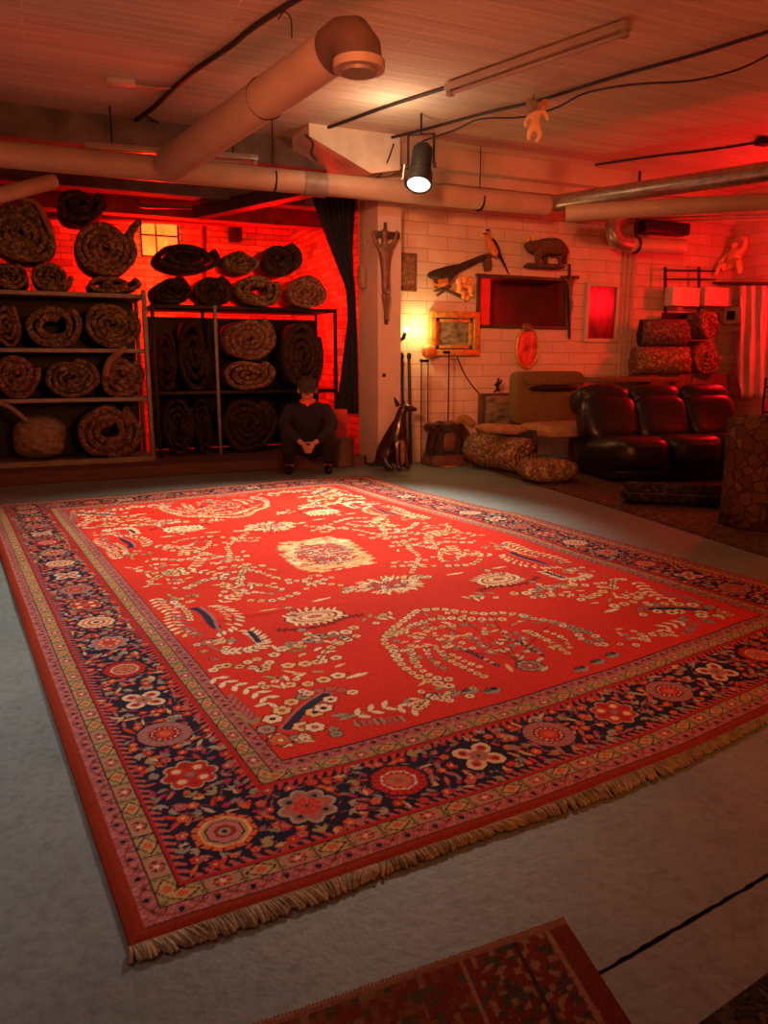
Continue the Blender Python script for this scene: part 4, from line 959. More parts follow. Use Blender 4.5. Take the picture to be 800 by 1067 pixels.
# ============================================================ CURTAIN, CORDS, PILLAR THINGS
cm = MB(); nx, nz = 46, 30; vs = []
lft = [(207, 326), (240, 338), (275, 352), (300, 362), (330, 364), (400, 357), (432, 350)]; rgt = [(207, 370), (260, 366), (300, 368), (360, 371), (432, 373)]
for j in range(nz+1):
    y = 205+j/nz*226; xl_ = np.interp(y, [a for a, _ in lft], [b for _, b in lft]); xr_ = np.interp(y, [a for a, _ in rgt], [b for _, b in rgt]); row = []
    for i in range(nx+1):
        p = PY(xl_+(xr_-xl_)*i/nx, y, 7.9); row.append(cm.bm.verts.new((p.x, 7.90+.04*sin(i*.95+j*.05)+.02*sin(i*.4+2), p.z)))
    vs.append(row)
for j in range(nz):
    for i in range(nx): cm.bm.faces.new((vs[j][i], vs[j][i+1], vs[j+1][i+1], vs[j+1][i]))
cu = cm.build('curtain', M_navy); so = cu.modifiers.new('thick', 'SOLIDIFY'); so.thickness = .012; tag(cu, 'dark navy curtain gathered to the left side of the pillar', 'curtain')
YP = 7.36
cords = thing('rope_bundle', tuple(PX(371, 300, 3.22)), 'bundle of pale cords with a block hanging at the pillar left edge', 'rope')
for dx in (-3, 1, 4):
    MB().tube(spline([PX(377+dx*.5, 210, 3.225), PX(376+dx*.4, 250, 3.225), PX(377+dx*.3, 280, 3.22)], 6), .008, 6).build('cord', M_cord, cords)
MB().sup(PX(377, 289, 3.195), (.04, .05, .12), e=.6, noise=.1).build('block', M_cord, cords)
# crucifix on the pillar
cxp = thing('crucifix', tuple(PY(402, 337, YP-.04)), 'large carved crucifix hanging on the white pillar', 'crucifix')
def py(x, y, d=.0): return PY(x, y, YP-d)
MB().box(py(402, 245, .02), (.30, .03, .07), bev=.006).build('crossbar', M_wood, cxp)
MB().bar(py(401, 232, .015), py(402, 338, .015), .05, .02, bev=.004).build('post', M_wood, cxp)
cr_ = Vector(py(402, 337, .04))
def loc(x, y, r, d=.07): q = Vector(py(x, y, d))-cr_; return (q.x, q.y, q.z, r)
skin('figure', [[loc(401, 298, .055), loc(401.5, 284, .042), loc(401, 270, .062), loc(400.5, 259, .066), loc(400.5, 251, .022), loc(400.5, 244, .044), loc(400.5, 238, .042)],
                [loc(400.5, 259, .066), loc(395, 258, .030), loc(391.5, 253, .024), loc(389, 246, .018), loc(388.5, 240, .016)], [loc(400.5, 259, .066), loc(406, 258, .030), loc(410, 253, .024), loc(413, 246, .018), loc(413.5, 240, .016)],
                [loc(401, 298, .055), loc(400, 306, .036, .09), loc(401, 314, .028, .09), loc(402.2, 326, .02), loc(401.5, 334, .018, .09)], [loc(401, 298, .055), loc(404, 306, .036, .09), loc(403.5, 314, .028, .09), loc(403, 326, .02), loc(402.8, 334, .018, .09)]], M_bronze, cxp, 2)
tag(MB().box(PY(400, 391, YP-.005), (.035, .02, .035), bev=.004).build('wall_socket', M_black), 'small dark knob halfway down the pillar', 'knob')
# bucket
bk = PZ(358, 487); bk = Vector((3.0, 7.72, .0)); bk = PZ(357, 486)
bt = thing('bucket', (bk.x, bk.y, 0), 'brown round bin standing between the person and the pillar', 'bin')
MB().lathe((bk.x, bk.y, .0), [(0, 0), (.105, .0), (.115, .01), (.12, .29), (.126, .30), (.12, .305), (.112, .295), (.105, .02), (0, .02)], 24).build('body', M_brownwood, bt)
tag(MB().box((bk.x+.0, bk.y+.20, .3), (.24, .12, .6-.003), bev=.01).build('red_crate', M_redcloth), 'dark red box standing behind the brown bin', 'box')

# ============================================================ BACK WALL THINGS
def wy(x, y, d=0.): return PY(x, y, WY-d)
def framed(name, x0, y0, x1, y1, fw, label, cat, mfr, mpic, d=.03, innerfw=None, tilt=0):
    a, b = wy(x0, y0), wy(x1, y1); cx_, cz_ = (a.x+b.x)/2, (a.z+b.z)/2; w_, h_ = abs(b.x-a.x), abs(a.z-b.z)
    t = thing(name, (cx_, WY-.02, min(a.z, b.z)), label, cat)
    f = MB(); f.box((cx_, WY-d/2-.002, cz_+h_/2-fw/2), (w_, d, fw), bev=.006); f.box((cx_, WY-d/2-.002, cz_-h_/2+fw/2), (w_, d, fw), bev=.006)
    for s in (-1, 1): f.box((cx_+s*(w_/2-fw/2), WY-d/2-.002, cz_), (fw, d, h_-2*fw), bev=.006)
    if innerfw:
        k = fw+innerfw*.3; f.box((cx_, WY-d*.35, cz_+h_/2-k-innerfw/2), (w_-2*k, d*.5, innerfw), bev=.004); f.box((cx_, WY-d*.35, cz_-h_/2+k+innerfw/2), (w_-2*k, d*.5, innerfw), bev=.004)
        for s in (-1, 1): f.box((cx_+s*(w_/2-k-innerfw/2), WY-d*.35, cz_), (innerfw, d*.5, h_-2*k), bev=.004)
    f.build('frame', mfr, t)
    MB().box((cx_, WY-.008, cz_), (w_-fw, .012, h_-fw)).build('canvas' if cat != 'mirror' else 'glass', mpic, t)
    return t
M_land = mat('dark_landscape_paint', (.28, .24, .15), (.03, .035, .03), 9, .5, stretch=(1, 1, 2.2), detail=8)
framed('framed_painting', 446, 324, 496, 371, .07, 'small dark landscape painting in a wide gilded frame above the rods', 'painting', M_gold, M_land, .07, .035)
framed('relief_panel', 412, 263, 433, 304, .018, 'small carved relief panel on the wall just right of the pillar', 'relief', M_brownwood, mat('carved_relief', (.36, .16, .09), (.12, .05, .03), 26, .6, bump=1.2))
M_mirr = mat('dark_mirror_glass', (.6, .45, .4), None, 3, .08, metal=1)
framed('wall_mirror', 610, 294, 641, 357, .045, 'narrow upright mirror in a pale frame with red reflection painted inside', 'mirror', M_plaster, mat('painted_red_reflection', (.32, .008, .008), (.05, .012, .010), 3.2, .25, stretch=(2.2, 1, .9), detail=1), .04)  # reflected red room is painted into the glass colour
# oval mirror
om = wy(548, 363); ot = thing('oval_mirror', (om.x, WY-.02, om.z-.24), 'oval wall mirror with painted red reflection under the dark opening', 'mirror')
of_ = MB(); pr = []; n_ = 40
for rr2, yy in ((.99, 0), (1.0, .03), (.93, .045), (.86, .03), (.85, 0)):
    pr.append([of_.bm.verts.new((om.x+.165*rr2*cos(2*pi*k/n_), WY-.003-yy, om.z+.245*rr2*sin(2*pi*k/n_))) for k in range(n_)])
for a, b_ in zip(pr, pr[1:]):
    for k in range(n_): of_.bm.faces.new((a[k], a[(k+1) % n_], b_[(k+1) % n_], b_[k]))
of_.build('frame', M_gold, ot)
og_ = MB(); og_.poly([(om.x+.142*cos(2*pi*k/n_), WY-.018, om.z+.21*sin(2*pi*k/n_)) for k in range(n_)], .012, (0, 1, 0)); og_.build('glass', mat('painted_pink_reflection', (.95, .12, .13), (.35, .02, .01), 6, .2, detail=2, stretch=(1.6, 1, 1)), ot)  # glass colour carries a painted reflection, it mirrors nothing
cm_ = MB(); cm_.sup(wy(549, 341, .03), (.07, .025, .045), e=.8, noise=.12); cm_.build('crest', M_bronze, ot)
# slim crucifix
ct = thing('slim_crucifix', tuple(wy(593, 353)), 'slim dark crucifix on the wall right of the dark opening', 'crucifix')
MB().bar(wy(593, 275, .02), wy(593, 353, .02), .035, .02, bev=.003).build('post', M_wood, ct)
MB().bar(wy(584, 289, .02), wy(603, 289, .02), .02, .035, bev=.003).build('crossbar', M_wood, ct)
cr_ = wy(593, 353)
def loc(x, y, r, d=.045): q = Vector(wy(x, y, d))-cr_; return (q.x, q.y, q.z, r)
skin('figure', [[loc(594, 311, .02), loc(594.5, 303, .022), loc(594, 295, .026), loc(594, 291, .012), loc(594, 288, .02)], [loc(594, 295, .026), loc(589, 291, .012), loc(586, 288, .01)], [loc(594, 295, .026), loc(598, 291, .012), loc(602, 288, .01)], [loc(594, 311, .02), loc(596, 317, .017, .06), loc(594, 326, .012)]], M_bronze, ct, 1)
# mounted branch with bird
br = thing('mounted_branch', tuple(wy(500, 275)), 'crooked bark branch on the wall carrying a stuffed long tailed animal', 'branch')
MB().tube(spline([wy(478, 281, .03), wy(490, 275, .04), wy(500, 270, .05), wy(508, 267, .05), wy(511, 268, .05)], 5), [.035]*8+[.03]*9+[.028]*4, 8).build('limb', M_branch, br)
MB().tube([wy(508, 269, .06), wy(507, 274, .06), wy(508, 282, .06)], [.04, .05, .04], 9).build('stump', M_branch, br)
an = thing('stuffed_animal', tuple(wy(465, 290)), 'stuffed long tailed furry animal climbing head down on the wall branch', 'stuffed animal')
cr_ = wy(465, 290)
skin('body', [[loc(481, 277, .035, .10), loc(474, 281, .065, .12), loc(464, 284, .07, .12), loc(456, 286, .045, .13), loc(449, 286, .045, .14), loc(446, 288, .03, .15)], [loc(481, 277, .035, .10), loc(490, 273, .028, .13), loc(500, 268.5, .024, .14), loc(506, 266, .018, .14)],
              [loc(456, 286, .045, .13), loc(453, 293, .022, .12), loc(457, 297, .018, .10)], [loc(474, 281, .065, .12), loc(470, 290, .026, .11), loc(463, 296, .02, .10)]], M_furdark, an, 2)
MB().sup(wy(459, 293, .10), (.10, .03, .055), rot=(0, -.15, 0), e=.8, noise=.15).build('belly', M_orange, an)
tw = MB()
for pts in ([(449, 289), (460, 300), (472, 306), (484, 312)], [(452, 303), (463, 302), (478, 307), (486, 313)], [(470, 298), (463, 303), (455, 308)]): tw.tube(spline([wy(a, b, .02) for a, b in pts], 4), .012, 6)
tag(tw.build('twigs', M_branch), 'dark bare twigs on the wall under the stuffed climbing animal', 'twigs')
fw_ = MB(); rs = random.Random(4)
for k in range(22):
    p = wy(484+rs.uniform(-7, 8), 299+rs.uniform(-10, 11), .12+rs.uniform(-.03, .05)); fw_.sup(p, (rs.uniform(.018, .04), .018, rs.uniform(.02, .05)), rot=(0, rs.uniform(-1.5, 1.5), 0), e=.9, nu=9, nv=6, noise=.15)
tag(fw_.build('dried_flowers', M_flower), 'bunch of bright orange dried flowers beside the dark wall opening', 'flowers')
bd = thing('stuffed_bird', tuple(wy(512, 265)), 'stuffed pheasant like bird with long tail perched above dark opening', 'stuffed bird')
cr_ = wy(512, 265)
skin('body', [[loc(507.5, 240, .02, .13), loc(507, 243, .028, .12), loc(508.5, 249, .032, .12), loc(511, 257, .055, .12), loc(515, 263, .05, .15), loc(518, 267, .03, .15)]], M_orange, bd, 2)
MB().bar(wy(507, 243, .15), wy(503.5, 243.5, .19), .012, .012).build('beak', M_black, bd)
MB().tube(spline([wy(512, 249, .10), wy(517, 257, .10), wy(521, 267, .08), wy(526, 277, .06), wy(530, 286, .05)], 4), [.03, .04, .045, .045, .04, .04, .035, .03, .03, .025, .025, .022, .02, .018, .015, .012, .008], 8, squash=.5).build('tail', M_furdark, bd)
MB().sup(wy(508, 240, .12), (.025, .025, .015), e=.9, nu=10, nv=6).build('crest', M_furdark, bd)
# badger on a branch
bg = thing('stuffed_badger', tuple(wy(570, 278)), 'stuffed grey brown badger standing on a bark board above opening', 'stuffed animal')
cr_ = wy(570, 278)
def L2(x, y, r, d=.16): q = Vector(wy(x, y, d))-cr_; return (q.x, q.y, q.z, r)
skin('body', [[L2(594, 262, .03), L2(586, 259, .09), L2(576, 255, .125), L2(566, 255, .115), L2(558, 257, .075), L2(552, 257, .062, .2), L2(547, 255, .038, .22)],
              [L2(586, 259, .09), L2(588, 268, .035, .10), L2(588, 276, .026, .10)], [L2(586, 259, .09), L2(583, 268, .035, .22), L2(584, 276, .026, .22)], [L2(566, 255, .115), L2(567, 268, .035, .10), L2(569, 276, .026, .10)], [L2(566, 255, .115), L2(560, 268, .036, .22), L2(560, 276, .028, .22)]], M_furbrown, bg, 2)
for x_, d_ in ((550, .20), (555, .14)): MB().sup(wy(x_, 249, d_), (.02, .02, .03), e=.9, nu=10, nv=8).build('ear', M_flower, bg)
MB().sup(wy(566, 277.5, .15), (.26, .10, .03), e=.8, noise=.12).build('bark_board', M_branch, bg)
# bulb on the wall
wl = thing('wall_bulb', tuple(wy(424, 345)), 'small yellow glowing bulb on the wall beside the pillar', 'lamp')
bp_ = PY(423, 343, 7.50)
MB().sup(bp_, (.025, .025, .035), e=1, nu=14, nv=10).build('bulb', M_bulb, wl); MB().tube([bp_+Vector((0, .03, -.04)), bp_+Vector((0, .06, -.09)), bp_+Vector((0, .1, -.1))], .02, 10).build('socket', M_black, wl)

# ============================================================ FLOOR THINGS BY THE BACK WALL
def fy(x, y, Y): return PY(x, y, Y)
# dog statue
db = PZ(411, 490); dg = thing('dog_statue', (db.x, db.y, 0), 'glossy dark seated dog statue in front of the white pillar corner', 'statue', rz=R(25))
D = 1.0
skin('body', [[(0, .13, .10, .10), (0, .09, .22, .11), (.01, 0, .38, .095), (.02, -.05, .50, .075), (.025, -.07, .58, .055), (.03, -.08, .635, .058), (.07, -.12, .64, .04), (.125, -.165, .625, .026), (.14, -.18, .622, .02)],
              [(.01, 0, .38, .095), (-.06, -.07, .32, .04), (-.07, -.10, .16, .032), (-.07, -.11, .04, .03), (-.07, -.15, .025, .028)], [(.01, 0, .38, .095), (.08, -.06, .32, .04), (.085, -.09, .16, .032), (.085, -.10, .04, .03), (.085, -.14, .025, .028)],
              [(0, .13, .10, .10), (-.11, .06, .11, .06), (-.13, -.03, .05, .035), (-.12, -.09, .03, .03)], [(0, .13, .10, .10), (.11, .06, .11, .06), (.13, -.03, .05, .035), (.12, -.09, .03, .03)],
              [(0, .13, .10, .10), (-.06, .24, .05, .022), (-.16, .26, .06, .018), (-.21, .22, .16, .012)]], M_glossdog, dg, 2)
ea = MB()
for s in (-1, 1):
    ea = MB().lathe((.02+s*.038, -.06, .66), [(.026, 0), (.02, .05), (.004, .10)], 8, axis=(s*.3, .3, 1))
    for v in ea.bm.verts: v.co = WM[dg.name] @ v.co
    ea.build('ear', M_glossdog, dg)
be = MB(); be.sup((.01, -.09, .19), (.045, .02, .13), e=.8, nu=14, nv=10)
for v in be.bm.verts: v.co = WM[dg.name] @ v.co
be.build('chest_patch', M_dogbelly, dg)
# black poles behind the dog
for px, lb in ((417.5, 'left one of two black wooden poles leaning behind the dog statue'), (425, 'right one of two black wooden poles leaning behind the dog statue')):
    q = PY(px+1, 371, WY-.06); g_ = PZ(px+1, 484); tag(MB().tube([Vector((q.x-.02, WY-.16, .0)), q], .018, 8).sup(q, (.024, .024, .04), e=.8, nu=10, nv=6).build('wooden_pole', M_black), lb, 'pole', 'black poles behind the dog')
# striped ball on rods
bs = thing('striped_ball_stand', (wy(445, 440).x, WY-.17, 0), 'small striped red and gold ball carried on two thin rods', 'ornament')
M_ball = mat('red_gold_stripes', (.75, .35, .08), (.45, .05, .03), 14, .4, stretch=(3, 3, .4))
MB().sup(PY(447, 366, WY-.17), (.085, .065, .075), e=.95).build('ball', M_ball, bs)
for px in (439, 446): MB().tube([PY(px, 374, WY-.17), Vector((PY(px, 440, WY-.17).x, WY-.17, 0))], .007, 6).build('rod', M_black, bs)
MB().box(PY(442, 376, WY-.17), (.09, .05, .03), bev=.004).build('bracket', M_black, bs)
# thin floor stand
fs = PZ(466, 485); ft = thing('thin_floor_stand', (fs.x, fs.y, 0), 'thin straight rod stand with round brass foot on the floor', 'stand')
MB().lathe((fs.x, fs.y, 0), [(0, 0), (.13, 0), (.13, .008), (.03, .022), (.012, .05), (0, .05)], 24).build('foot', M_gold, ft)
MB().tube([Vector((fs.x, fs.y, .03)), Vector((fs.x, fs.y, PY(466, 366, fs.y).z))], .008, 8).build('rod', M_black, ft)
MB().sup((fs.x-.03, fs.y, PY(466, 367, fs.y).z), (.05, .015, .015), e=.8, nu=10, nv=6).build('arm', M_black, ft)
# cast iron stove
sb_ = PZ(453, 482); sb_ = sb_+Vector((0, -.20, 0)); sv = thing('cast_iron_stove', (sb_.x, sb_.y, 0), 'dark ornate cast iron stove with scrolled shoulders against wall', 'stove')
q = Vector((sb_.x, sb_.y-.0, 0)); SW = .20
f = MB(); f.poly([q+Vector((x, -.12, z)) for x, z in ((-.17, .09), (.17, .09), (.16, .2), (.13, .36), (.08, .44), (0, .47), (-.08, .44), (-.13, .36), (-.16, .2))], .24, (0, 1, 0)); f.build('body', mat('cast_iron', (.04, .03, .025), (.02, .016, .014), 18, .5, bump=1.2, bscale=30), sv)
MB().box(q+Vector((0, 0, .045)), (.42, .30, .09), bev=.015).box(q+Vector((0, 0, .10)), (.38, .27, .03), bev=.008).build('plinth', M_bronze, sv)
for s in (-1, 1):
    MB().lathe(q+Vector((s*.13, -.13, .40)), [(0, 0), (.055, .0), (.062, .03), (.062, .22), (.055, .25), (0, .25)], 18, axis=(0, 1, 0)).build('scroll', M_glossdog, sv)
    MB().bar(q+Vector((s*.19, -.06, .1)), q+Vector((s*.145, -.06, .36)), .04, .05, bev=.01).build('side_post', M_glossdog, sv)
MB().sup(q+Vector((0, -.13, .26)), (.075, .02, .10), e=.7).build('door', M_bronze, sv); MB().sup(q+Vector((0, -.10, .46)), (.06, .03, .03), e=.8).build('crest', M_bronze, sv)
# cable on the wall
tag(MB().tube(spline([wy(476, 372, .02), wy(484, 390, .02), wy(492, 402, .02), wy(502, 413, .02)], 5), .008, 6).build('wall_cable', M_cable), 'thin dark cable hanging down the wall from the gilded painting', 'cable')
# picture on the floor + easel post
ep = thing('leaning_picture', tuple(PY(520, 440, 7.3)), 'dark framed picture standing near the armchair behind the tan blanket', 'picture')
a, b = PY(504, 410, 7.25), PY(540, 450, 7.25); MB().box(((a.x+b.x)/2, 7.27, (a.z+b.z)/2-.1), (b.x-a.x, .03, a.z-b.z+.2), bev=.004).build('frame', M_wood, ep)
MB().box(((a.x+b.x)/2, 7.25, (a.z+b.z)/2-.1), (b.x-a.x-.06, .02, a.z-b.z+.14)).build('canvas', M_land, ep)
MB().bar((a.x-.02, 7.3, 0), (a.x-.02, 7.3, a.z), .03, .03).build('easel_post', M_brownwood, ep)
cr_ = Vector(((a.x+b.x)/2-.05, 7.27, a.z)); fg = thing('black_figurine', tuple(cr_), 'tiny black figurine with raised arm on top of the leaning picture', 'figurine')
skin('body', [[(0, 0, .05, .018), (0, 0, .10, .022), (.01, 0, .14, .012), (.012, 0, .165, .02)], [(0, 0, .05, .018), (-.03, 0, .015, .014), (-.05, 0, .012, .01)], [(0, 0, .05, .018), (.03, 0, .015, .014)], [(0, 0, .10, .022), (.04, 0, .11, .01), (.055, 0, .15, .01)], [(0, 0, .10, .022), (-.04, 0, .08, .01)]], M_black, fg, 1)

# ============================================================ ROLLS AND RUGS ON THE RIGHT FLOOR
pg = [PZ(484, 481), PZ(520, 494), PZ(560, 506), PZ(640, 530), PZ(700, 549), PZ(764, 570), PZ(860, 600), Vector((6.0, 2.9, 0)), Vector((6.6, 6.8, 0)), Vector((5.0, 7.3, 0))]
ur = MB(); ur.poly([Vector((p.x, p.y, .0005)) for p in pg], .010); tag(ur.build('floor_rug', M_floorrug, smooth=False), 'brown patterned rug spread beneath the black leather sofa', 'rug')
def lying(name, pa, pb_, r, label, ci, ei, turns=3, squash=1., zb=.011, wob=.06, flap=None, seed=1, group=None):
    """roll lying on the ground from far end pa to its seen end pb_"""
    d = (pa-pb_); d.z = 0; ang = math.atan2(d.y, d.x)-pi/2
    o = roll_mesh(name, r, r*squash, d.length, turns, None, [RUGC[ci], (M_edge, M_edge2, M_edge3)[ei]], flap, wob, seed=seed, org=(pb_.x, pb_.y, zb), axis=ang)
    return tag(o, label, 'carpet', group)
e0 = PZ(545, 497); tc_ = lying('rolled_carpet', PZ(494, 486)+Vector((.0, .0, 0)), PZ(548, 495), .175, 'thick tan carpet roll on the floor with its plum spiral end showing', 1, 0, turns=3, wob=.08, seed=21)
# stiff tan flap rising at the roll's far end
q = PZ(486, 478); 
o = MB().tube(spline([Vector((q.x, q.y-.12, .10)), Vector((q.x-.06, q.y-.10, .28)), PY(478, 440, q.y-.1), PY(484, 436, q.y-.1), PY(492, 442, q.y-.12)], 5), .045, 8, squash=.5).build('curled_flap', M_tan); attach(o, tc_)
bl = PY(527, 444, 6.55); o = MB().sup((bl.x-.06, bl.y, .435), (.26, .13, .05), rot=(0, .05, -.2), e=.6, noise=.10).build('tan_blanket', M_tan); tag(o, 'folded tan blanket lying on the thick carpet roll', 'blanket')
fd = PZ(578, 505); o = MB().sup((fd.x+.02, fd.y+.16, .115), (.26, .2, .10), rot=(0, 0, -.35), e=.6, noise=.06).build('folded_rug', RUGC[1]); tag(o, 'bulging folded brown rug on the floor left of the sofa', 'rug')
lying('rolled_rug', PZ(770, 532)+Vector((0, .08, 0)), PZ(656, 527)+Vector((0, .08, 0)), .085, 'long thin grey brown rug roll lying before the black sofa', 3, 1, turns=3, seed=5)
# upright roll at right edge
ub = PZ(797, 553); uq = Vector((ub.x+.06, ub.y+.12, .011)); hU = .72
o = roll_mesh('upright_carpet_roll', .235, .235, hU, 4, None, [woven('rug_giraffe', [(.14, .06, .035), (.16, .08, .04), (.12, .05, .03), (.2, .1, .05), (.15, .07, .04)], 13), M_edge2], None, .03, seed=2)
mm = Matrix.Translation(uq+Vector((0, 0, hU))) @ Matrix.Rotation(-pi/2, 4, 'X') @ Matrix.Translation((0, 0, -.235)); o.data.transform(Matrix.Translation((0, 0, 0))); o.matrix_world = mm
tag(o, 'thick carpet roll standing upright at the right edge, ringed pale pattern', 'carpet')

# ============================================================ SOFA
sfa = PZ(642, 507); sf_ = thing('leather_sofa', (sfa.x, sfa.y, .011), 'black leather three segment sofa with bulging padded cushions', 'sofa', rz=R(-12))
SWd = .55
def tuft(k):
    def fn(p): 
        return Vector((p.x, p.y, p.z*(1-.10*math.cos(p.y*18))*(1+.03*sin(p.x*22+k))))
    return fn
for i in range(3):
    xx = SWd*(i+.5)
    s1 = MB(); s1.sup((xx, .36, .24), (SWd*.53, .42, .17), rot=(-.10, 0, 0), e=.55, nu=44, nv=24, noise=.025)
    s2_ = MB(); s2_.sup((xx, .74, .50), (SWd*.53, .17, .26), rot=(-.42, 0, 0), e=.55, nu=44, nv=24, noise=.025); s3 = MB(); s3.sup((xx, .90, .70), (SWd*.53, .19, .155), rot=(-.3, 0, 0), e=.65, nu=44, nv=24, noise=.03)
    for q_ in (s1, s2_, s3):
        for v in q_.bm.verts: v.co = WM[sf_.name] @ v.co
    s1.build('seat', M_leather, sf_); s2_.build('backrest', M_leather, sf_); s3.build('head_cushion', M_leather, sf_)
bs_ = MB(); bs_.sup((SWd*1.5, .52, .10), (SWd*1.47, .46, .10), e=.3)
for v in bs_.bm.verts: v.co = WM[sf_.name] @ v.co
bs_.build('base', M_leather, sf_)

# ============================================================ ARMCHAIR, TABLE
ac = PZ(575, 480); a0, a1 = PY(538, 390, 6.75), PY(609, 390, 6.75); ax = (a0.x+a1.x)/2; aw = a1.x-a0.x; zt_ = a0.z
ch = thing('brown_armchair', (ax, 6.6, .011), 'wide brown upholstered armchair with black shade under its headrest', 'armchair')
zs = .47
MB().sup((ax, 6.82, (zs+zt_)/2), (aw/2, .09, (zt_-zs)/2+.03), e=.22).build('backrest', M_brownfab, ch); bkr = [c for c in COL.objects if c.parent == ch][-1]
MB().sup((ax+.02, 6.725, zt_-.15), (aw*.36, .03, .035), e=.8).build('slot_shade', M_black, bkr)  # black pad stands for the shade under the headrest
MB().sup((ax+.02, 6.73, zt_-.055), (aw*.45, .035, .06), e=.5).build('headrest', M_brownfab, bkr)
MB().sup((ax+.05, 6.50, zs-.06), (aw/2+.02, .30, .07), e=.35).build('seat', M_tan, ch)
for s in (-1, 1):
    MB().box((ax+s*(aw/2-.03), 6.60, .22), (.06, .4, .40), bev=.015).build('side_panel', M_wood, ch)
    for y in (6.38, 6.80): MB().box((ax+s*(aw/2-.06), y, .04+.0), (.05, .05, .055), bev=.005).build('leg', M_wood, ch)
t0, t1 = PY(612, 396, 6.95), PY(690, 400, 6.95); zt_ = (t0.z+t1.z)/2+.03
tb = thing('side_table', ((t0.x+t1.x)/2, 6.9, .0), 'wooden table behind the sofa with its red lit edge', 'table')
MB().box(((t0.x+t1.x)/2, 7.0, zt_), (t1.x-t0.x, .62, .05), bev=.008).build('tabletop', M_brownwood, tb)
for x in (t0.x+.05, t1.x-.05):
    for y in (6.75, 7.25): MB().box((x, y, zt_/2-.02), (.05, .05, zt_-.045), bev=.005).build('leg', M_wood, tb)
MB().box(((t0.x+t1.x)/2, 7.0, .45), (t1.x-t0.x-.05, .5, .04)).build('lower_shelf', M_wood, tb)
o = MB().box(((t0.x+t1.x)/2+.18, 6.95, .64), (.42, .3, .33), bev=.02).build('red_box', M_redcloth); tag(o, 'red box sitting under the table top behind the sofa', 'box')
o = MB().sup(((t0.x+t1.x)/2-.32, 6.95, .57), (.18, .15, .085), e=.6, noise=.05).build('dark_cushion', M_trous); tag(o, 'dark cushion on the lower shelf of the table behind the sofa', 'cushion')
# chest carrying rolls near the corner
kx0, kx1 = PY(676, 392, 7.2).x, PY(760, 392, 7.2).x; kx1 = min(kx1, RX-.03); kz = PY(690, 390, 7.2).z
kt = thing('low_cabinet', ((kx0+kx1)/2, 7.35, 0), 'low cabinet in the corner carrying carpet rolls', 'cabinet')
MB().box(((kx0+kx1)/2, 7.38, kz/2), (kx1-kx0, .36, kz-.004), bev=.01).build('body', M_brownwood, kt)
for s in (-1, 1): MB().box(((kx0+kx1)/2+s*(kx1-kx0)/4, 7.19, kz/2), ((kx1-kx0)/2-.03, .02, kz-.08), bev=.004).build('door', M_brownwood, kt)
g3 = 'carpet rolls stacked in the right corner'
k7 = mpp(PY(700, 375, 7.2))
r1 = 15*k7
def tilted(name, c0_, c1_, r, label, ci, ei, turns=3, seed=0, squash=1., wob=.06): 
    return lying(name, c0_, c1_, r, label, ci, ei, turns, squash, zb=c1_.z, wob=wob, seed=seed, group=g3)
ca, cb_ = PY(658, 375, 7.38), PY(716, 380, 7.10)
tilted('rolled_carpet', Vector((ca.x, ca.y-.02, 0)), Vector((cb_.x-.02, cb_.y, kz+.004)), r1, 'olive carpet roll on the corner cabinet with red lit end', 1, 0, seed=31, squash=.92)
tilted('rolled_carpet', Vector((cb_.x+.34, cb_.y+.28, 0)), Vector((cb_.x+.30, cb_.y-.02, kz+.004)), r1*1.15, 'carpet roll with tiger like red spiral end at the corner', 4, 0, seed=33, turns=4, wob=.12)
tilted('rolled_carpet', Vector((ca.x+.1, ca.y, 0)), Vector((cb_.x-.04, cb_.y+.02, kz+.012+2*r1*.92)), r1*.9, 'dark plum roll resting on the olive corner roll', 2, 2, seed=35)
tilted('rolled_carpet', Vector((cb_.x+.24, cb_.y+.20, 0)), Vector((cb_.x+.27, cb_.y-.06, kz+.012+2*r1*1.15)), r1*.95, 'dark red round roll topmost at the right corner', 2, 0, seed=37, turns=3)
# wall rack with white boxes
YR = 7.42
rk = thing('bracket_rack', tuple(PY(725, 325, YR)), 'dark metal rack on the corner wall holding two pale boxes', 'rack')
for y in (282, 291): MB().bar(PY(693, y, YR), PY(745, y+.5, YR), .02, .02).build('rail', M_black, rk)
for x in (693, 728): MB().bar(PY(x, 278, YR), PY(x, 330, YR), .025, .025).build('bracket', M_black, rk)
MB().bar(PY(690, 333, YR-.02), PY(748, 333, YR-.02), .03, .16).build('shelf', M_black, rk)
for (x0_, x1_, lb) in ((697, 724, 'left pale box on the wall rack in the corner'), (731, 758, 'right pale box on the wall rack in the corner')):
    a, b = PY(x0_, 299, YR-.1), PY(x1_, 320, YR-.1); tag(MB().box(((a.x+b.x)/2, YR-.1, (a.z+b.z)/2), (b.x-a.x, .14, a.z-b.z), bev=.01).build('pale_box', M_white), lb, 'box', 'pale boxes on the wall rack')
XR = RX-.2
